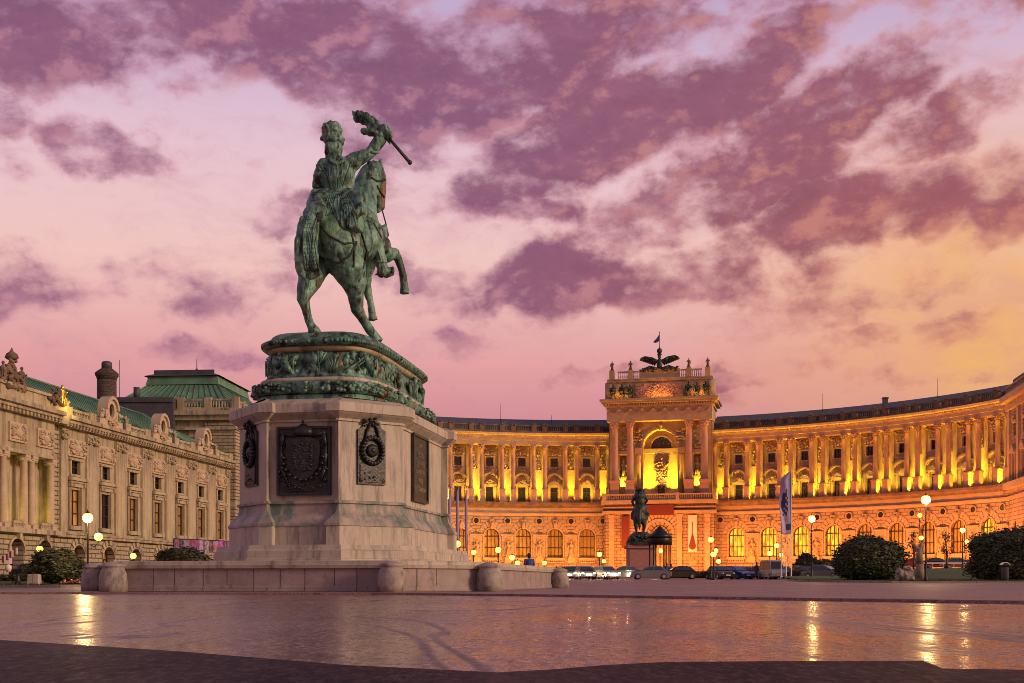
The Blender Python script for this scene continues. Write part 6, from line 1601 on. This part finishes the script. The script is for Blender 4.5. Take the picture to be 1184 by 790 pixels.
flagpole(521,563,100,'furled lilac flag pole nearest the pedestal','furled','polepurple',.05); flagpole(530,563,104,'middle furled lilac flag pole right of the pedestal','furled','polepurple',.05); flagpole(540,563,108,'furled lilac flag pole furthest right of the pedestal','furled','polepurple',.05)

# ------------------------------------------------------------------ small things
# row of colourful hanging cloths behind the wall
b = MB(); p0, p1 = at(201,623,96), at(268,626,104)
g0 = gh(p0.x,98)
root = empty('textile_display',(p0.x,96,g0),'row of colourful printed cloths hung on a rail behind the monument wall','display')
for q in (0,.5,1): c = p0.lerp(p1,q); b.tube((c.x-p0.x,c.y-96,0),(c.x-p0.x,c.y-96,c.z-g0),.05)
b.tube((0,0,p0.z-g0),(p1.x-p0.x,p1.y-p0.y,p1.z-g0),.04); b.build('rail','black',root)
cl = [(.3,.05,.04),(.03,.03,.05),(.3,.1,.05),(.2,.05,.12),(.3,.04,.06),(.3,.14,.18),(.2,.18,.25),(.04,.04,.12),(.5,.12,.06),(.35,.05,.25),(.06,.05,.15),(.5,.05,.08)]
rr = random.Random(3)
for i, c in enumerate(cl):
    m_ = mat('printed_cloth_%d' % i, c, .8, col2=tuple(min(1,v*2+.05) for v in c[::-1]), nscale=3.5, mask=(.48,.56))
    a = p0.lerp(p1,(i+.04)/12); d = p0.lerp(p1,(i+.96)/12); hgt_ = rr.uniform(1.0,1.35) if i not in (5,6) else 1.6
    t = MB(); n = 6; rows = []
    for k in range(n+1):
        q = a.lerp(d,k/n); w_ = .08*sin(k*2+i); rows.append((t.v(q.x-p0.x,q.y-96+w_*.3,q.z-g0),t.v(q.x-p0.x,q.y-96+w_,q.z-g0-hgt_)))
    for A2,B2 in zip(rows,rows[1:]): t.f([A2[0],B2[0],B2[1],A2[1]])
    o = t.build('hanging_cloth', m_, root); sm = o.modifiers.new('t','SOLIDIFY'); sm.thickness = .02
# striped parasol-like awning at left
p = at(9,646,72); root = empty('striped_flag',(p.x,72,gh(p.x,72)),'red and white striped small flag on a post at the left edge','flag')
b = MB(); b.tube((.3,0,0),(.3,0,2.0),.03); b.build('post','black',root)
b = MB(); n = 8
for i in range(n):
    b.mi = i%2; x0, x1 = -.35+.13*i*.9, -.35+.13*(i+1)*.9; b.box(x0,x1,-.02+.03*sin(i),.02+.03*sin(i),1.35+.07*i,1.75+.07*i)
b.build('cloth',['redcloth','whitecloth'],root)
b = MB(); b.lathe([(.12,.8),(.2,1.0),(.2,1.15),(.05,1.25)],10,(.05,0,0)); b.build('sign_ball','whitecloth',root)
# sign post, stone block, flower bed
p = at(20.5,670,64); root = empty('sign_post',(p.x,64,gh(p.x,64)),'black post with a short flat top at the left lawn edge','post')
b = MB(); b.lathe([(.16,0),(.14,.4),(.10,.5),(.10,.8)],10); b.build('post','black',root); b = MB(); b.box(-.3,.3,-.1,.1,.8,.92); b.build('top','black',root)
p = at(39.5,670,66); b = MB(); b.box(-.33,.33,-.3,.3,0,.66,.03); o = b.build('stone_block','granitewall',loc=(p.x,66,gh(p.x,66))); o.rotation_euler = (0,0,.1); bv = o.modifiers.new('b','BEVEL'); bv.width = .04
tag(o,'pale cut stone block left of the round left shrub','stone block')
p = at(89,674,65); root = empty('flower_bed',(p.x,65,.1),'low bed of red and pink flowers under the left lamp','flower bed')
b = MB(); b.blobs(1.6,.2,.4,60,601,(0,0,.18),.03,.07); b.build('blossoms','redcoat',root); b = MB(); b.blobs(1.7,.15,.4,60,602,(0,0,.1),.04,.08); b.build('leaves','leaf',root); b = MB(); b.blobs(1.6,.2,.4,24,603,(0,-.05,.22),.02,.05); b.build('pale_blossoms','whitecloth',root)
# rocky stone, pale tree trunk, young trees, litter bin
p = at(1046,672,88); r = MB(); rr = random.Random(6)
r.ball((0,0,.35),.5,3,(1.1,.8,.9)); r.ball((-.3,.1,.55),.36,3); r.ball((.3,-.05,.75),.30,3,(1,1,1.3)); r.ball((-.5,0,.12),.25,2); r.ball((.55,0,.16),.22,2); r.ball((.1,0,.95),.22,2)
o = voxel(r,'boulder','rock',None,.05,1,.10,3.0,.05,7,loc=(p.x,88,gh(p.x,88)+.1)); tag(o,'rugged grey rock on the lawn edge left of the tallest lamp post','rock')
p = at(1063,665,100); root = empty('pollarded_tree',(p.x,100,gh(p.x,100)+.2),'pale thick tree trunk with two cut limbs behind the tallest lamp post','tree')
b = MB(); b.path([(0,0,0),(.05,0,1.2),(0,0,2.4)],[.42,.30,.24],12); b.path([(0,0,2.3),(-.5,0,2.8),(-.75,0,3.0)],[.2,.12,.05],8); b.path([(0,0,2.3),(.25,0,3.0)],[.22,.1],8); b.build('trunk','bark',root)
def young_tree(px_, y0, y1, Y, label, seed):
    p = at(px_,y1,Y); z = gh(p.x,Y)+.2; H = at(px_,y0,Y).z-z; root = empty('young_tree',(p.x,Y,z),label,'tree','young trees by the palace'); rr = random.Random(seed)
    b = MB(); tips = []; b.path([(0,0,0),(.1,0,H*.35),(-.05,0,H*.7),(.02,0,H)],[.13,.09,.06,.02],6)
    for i in range(16):
        h_ = H*rr.uniform(.3,.95); a = rr.uniform(0,2*pi); l_ = rr.uniform(.3,1.0)*(1.2-h_/H); e = Vector((l_*cos(a),l_*sin(a),h_+l_*.9)); b.tube((0,0,h_),e,.035,.012,5); tips += [e, Vector((0,0,h_)).lerp(e,.6)]
    b.build('trunk','frame',root)
    b = MB()
    for e in tips:
        for _ in range(9):
            q = e+Vector((rr.gauss(0,.16),rr.gauss(0,.16),rr.gauss(0,.2))); s_ = rr.uniform(.06,.13); u = Vector((rr.gauss(0,1),rr.gauss(0,1),rr.gauss(0,1))).normalized().to_track_quat('Z','Y')
            b.f([b.v(*(q+u@Vector(w))) for w in ((-s_,0,0),(0,-s_*.5,0),(s_,0,0),(0,s_*.5,0))])
    b.build('crown','leaf',root)
young_tree(1094,612,657,132,'thin young tree between the two lamps on the right lawn',1)
young_tree(1056,616,655,136,'thin young tree left of the pale trunk',2)
young_tree(1127,618,652,128,'thin young tree half behind the largest shrub',3)
p = at(1162,668,88); root = empty('litter_bin',(p.x,88,gh(p.x,88)+.12),'dark litter bin with a pale curved hood before the largest shrub','litter bin')
b = MB(); b.lathe([(.24,.1),(.27,.2),(.27,.95),(.24,1.0)],14); b.tube((0,0,0),(0,0,.2),.05); b.build('bin','darkcoat',root)
b = MB(); arch_ring(b,.32,.05,1.0,-.22,.22,10,a0=.5,a1=pi-.5); b.build('hood','polewhite',root)
# hedge bank in front of the palace
def hedge(px0, px1, ytop, Y, label, seed):
    a, c = at(px0,ytop,Y), at(px1,ytop,Y); g = min(gh(a.x,Y),gh(c.x,Y)); root = empty('hedge',(a.x,Y,g),label,'hedge','hedges before the palace')
    H = a.z-g; L_ = c.x-a.x; rr = random.Random(seed)
    b = MB(); n = int(L_/.8)
    for i in range(n): b.ball(((i+.5)*.8,0,H*.42),.75,2,(1,.8,H*.5/.75*rr.uniform(.85,1.1)))
    b.build('core','leafcore',root)
    b = MB()
    for _ in range(int(L_*110)):
        x = rr.uniform(0,L_); t = rr.uniform(0,1); z = H*t*(1+.12*mnoise.noise(Vector((x*.7,seed,0)))); y = -.65*sqrt(max(.02,1-abs(t*2-1)**3))+rr.uniform(-.08,.08); s_ = rr.uniform(.08,.16); u = Vector((rr.gauss(0,1),rr.gauss(-.5,1),rr.gauss(.5,1))).normalized().to_track_quat('Z','Y')
        b.f([b.v(*(Vector((x,y,z))+u@Vector(w))) for w in ((-s_,0,0),(0,-s_*.5,0),(s_,0,0),(0,s_*.5,0))])
    b.build('foliage','leaf',root)
hedge(640,705,655,150,'low dark hedge below the palace windows left of the portal',1)
hedge(775,832,660,152,'low dark hedge right of the portal steps',2)
hedge(836,940,656,148,'long dark hedge behind the row of parked cars',3)
hedge(-60,44,664,88,'low hedge at the left behind the blue car',4)
# low red and white barrier along the raised car park
a, c = at(1076,661,140), at(1122,661,140); root = empty('barrier',(a.x,140,gh(a.x,140)),'low red and white rail along the raised car park at the right','barrier')
b = MB(); n = 8; L_ = c.x-a.x+3
b.mi = 0; b.box(-1,L_,-.05,.05,.75,.9); b.mi = 1; b.box(-1,L_,-.05,.05,.45,.58)
for i in range(n): b.mi = 0; x = -1+(L_+1)*i/(n-1); b.box(x-.05,x+.05,-.04,.04,0,.75)
b.build('rails',['polewhite','redpaint'],root)
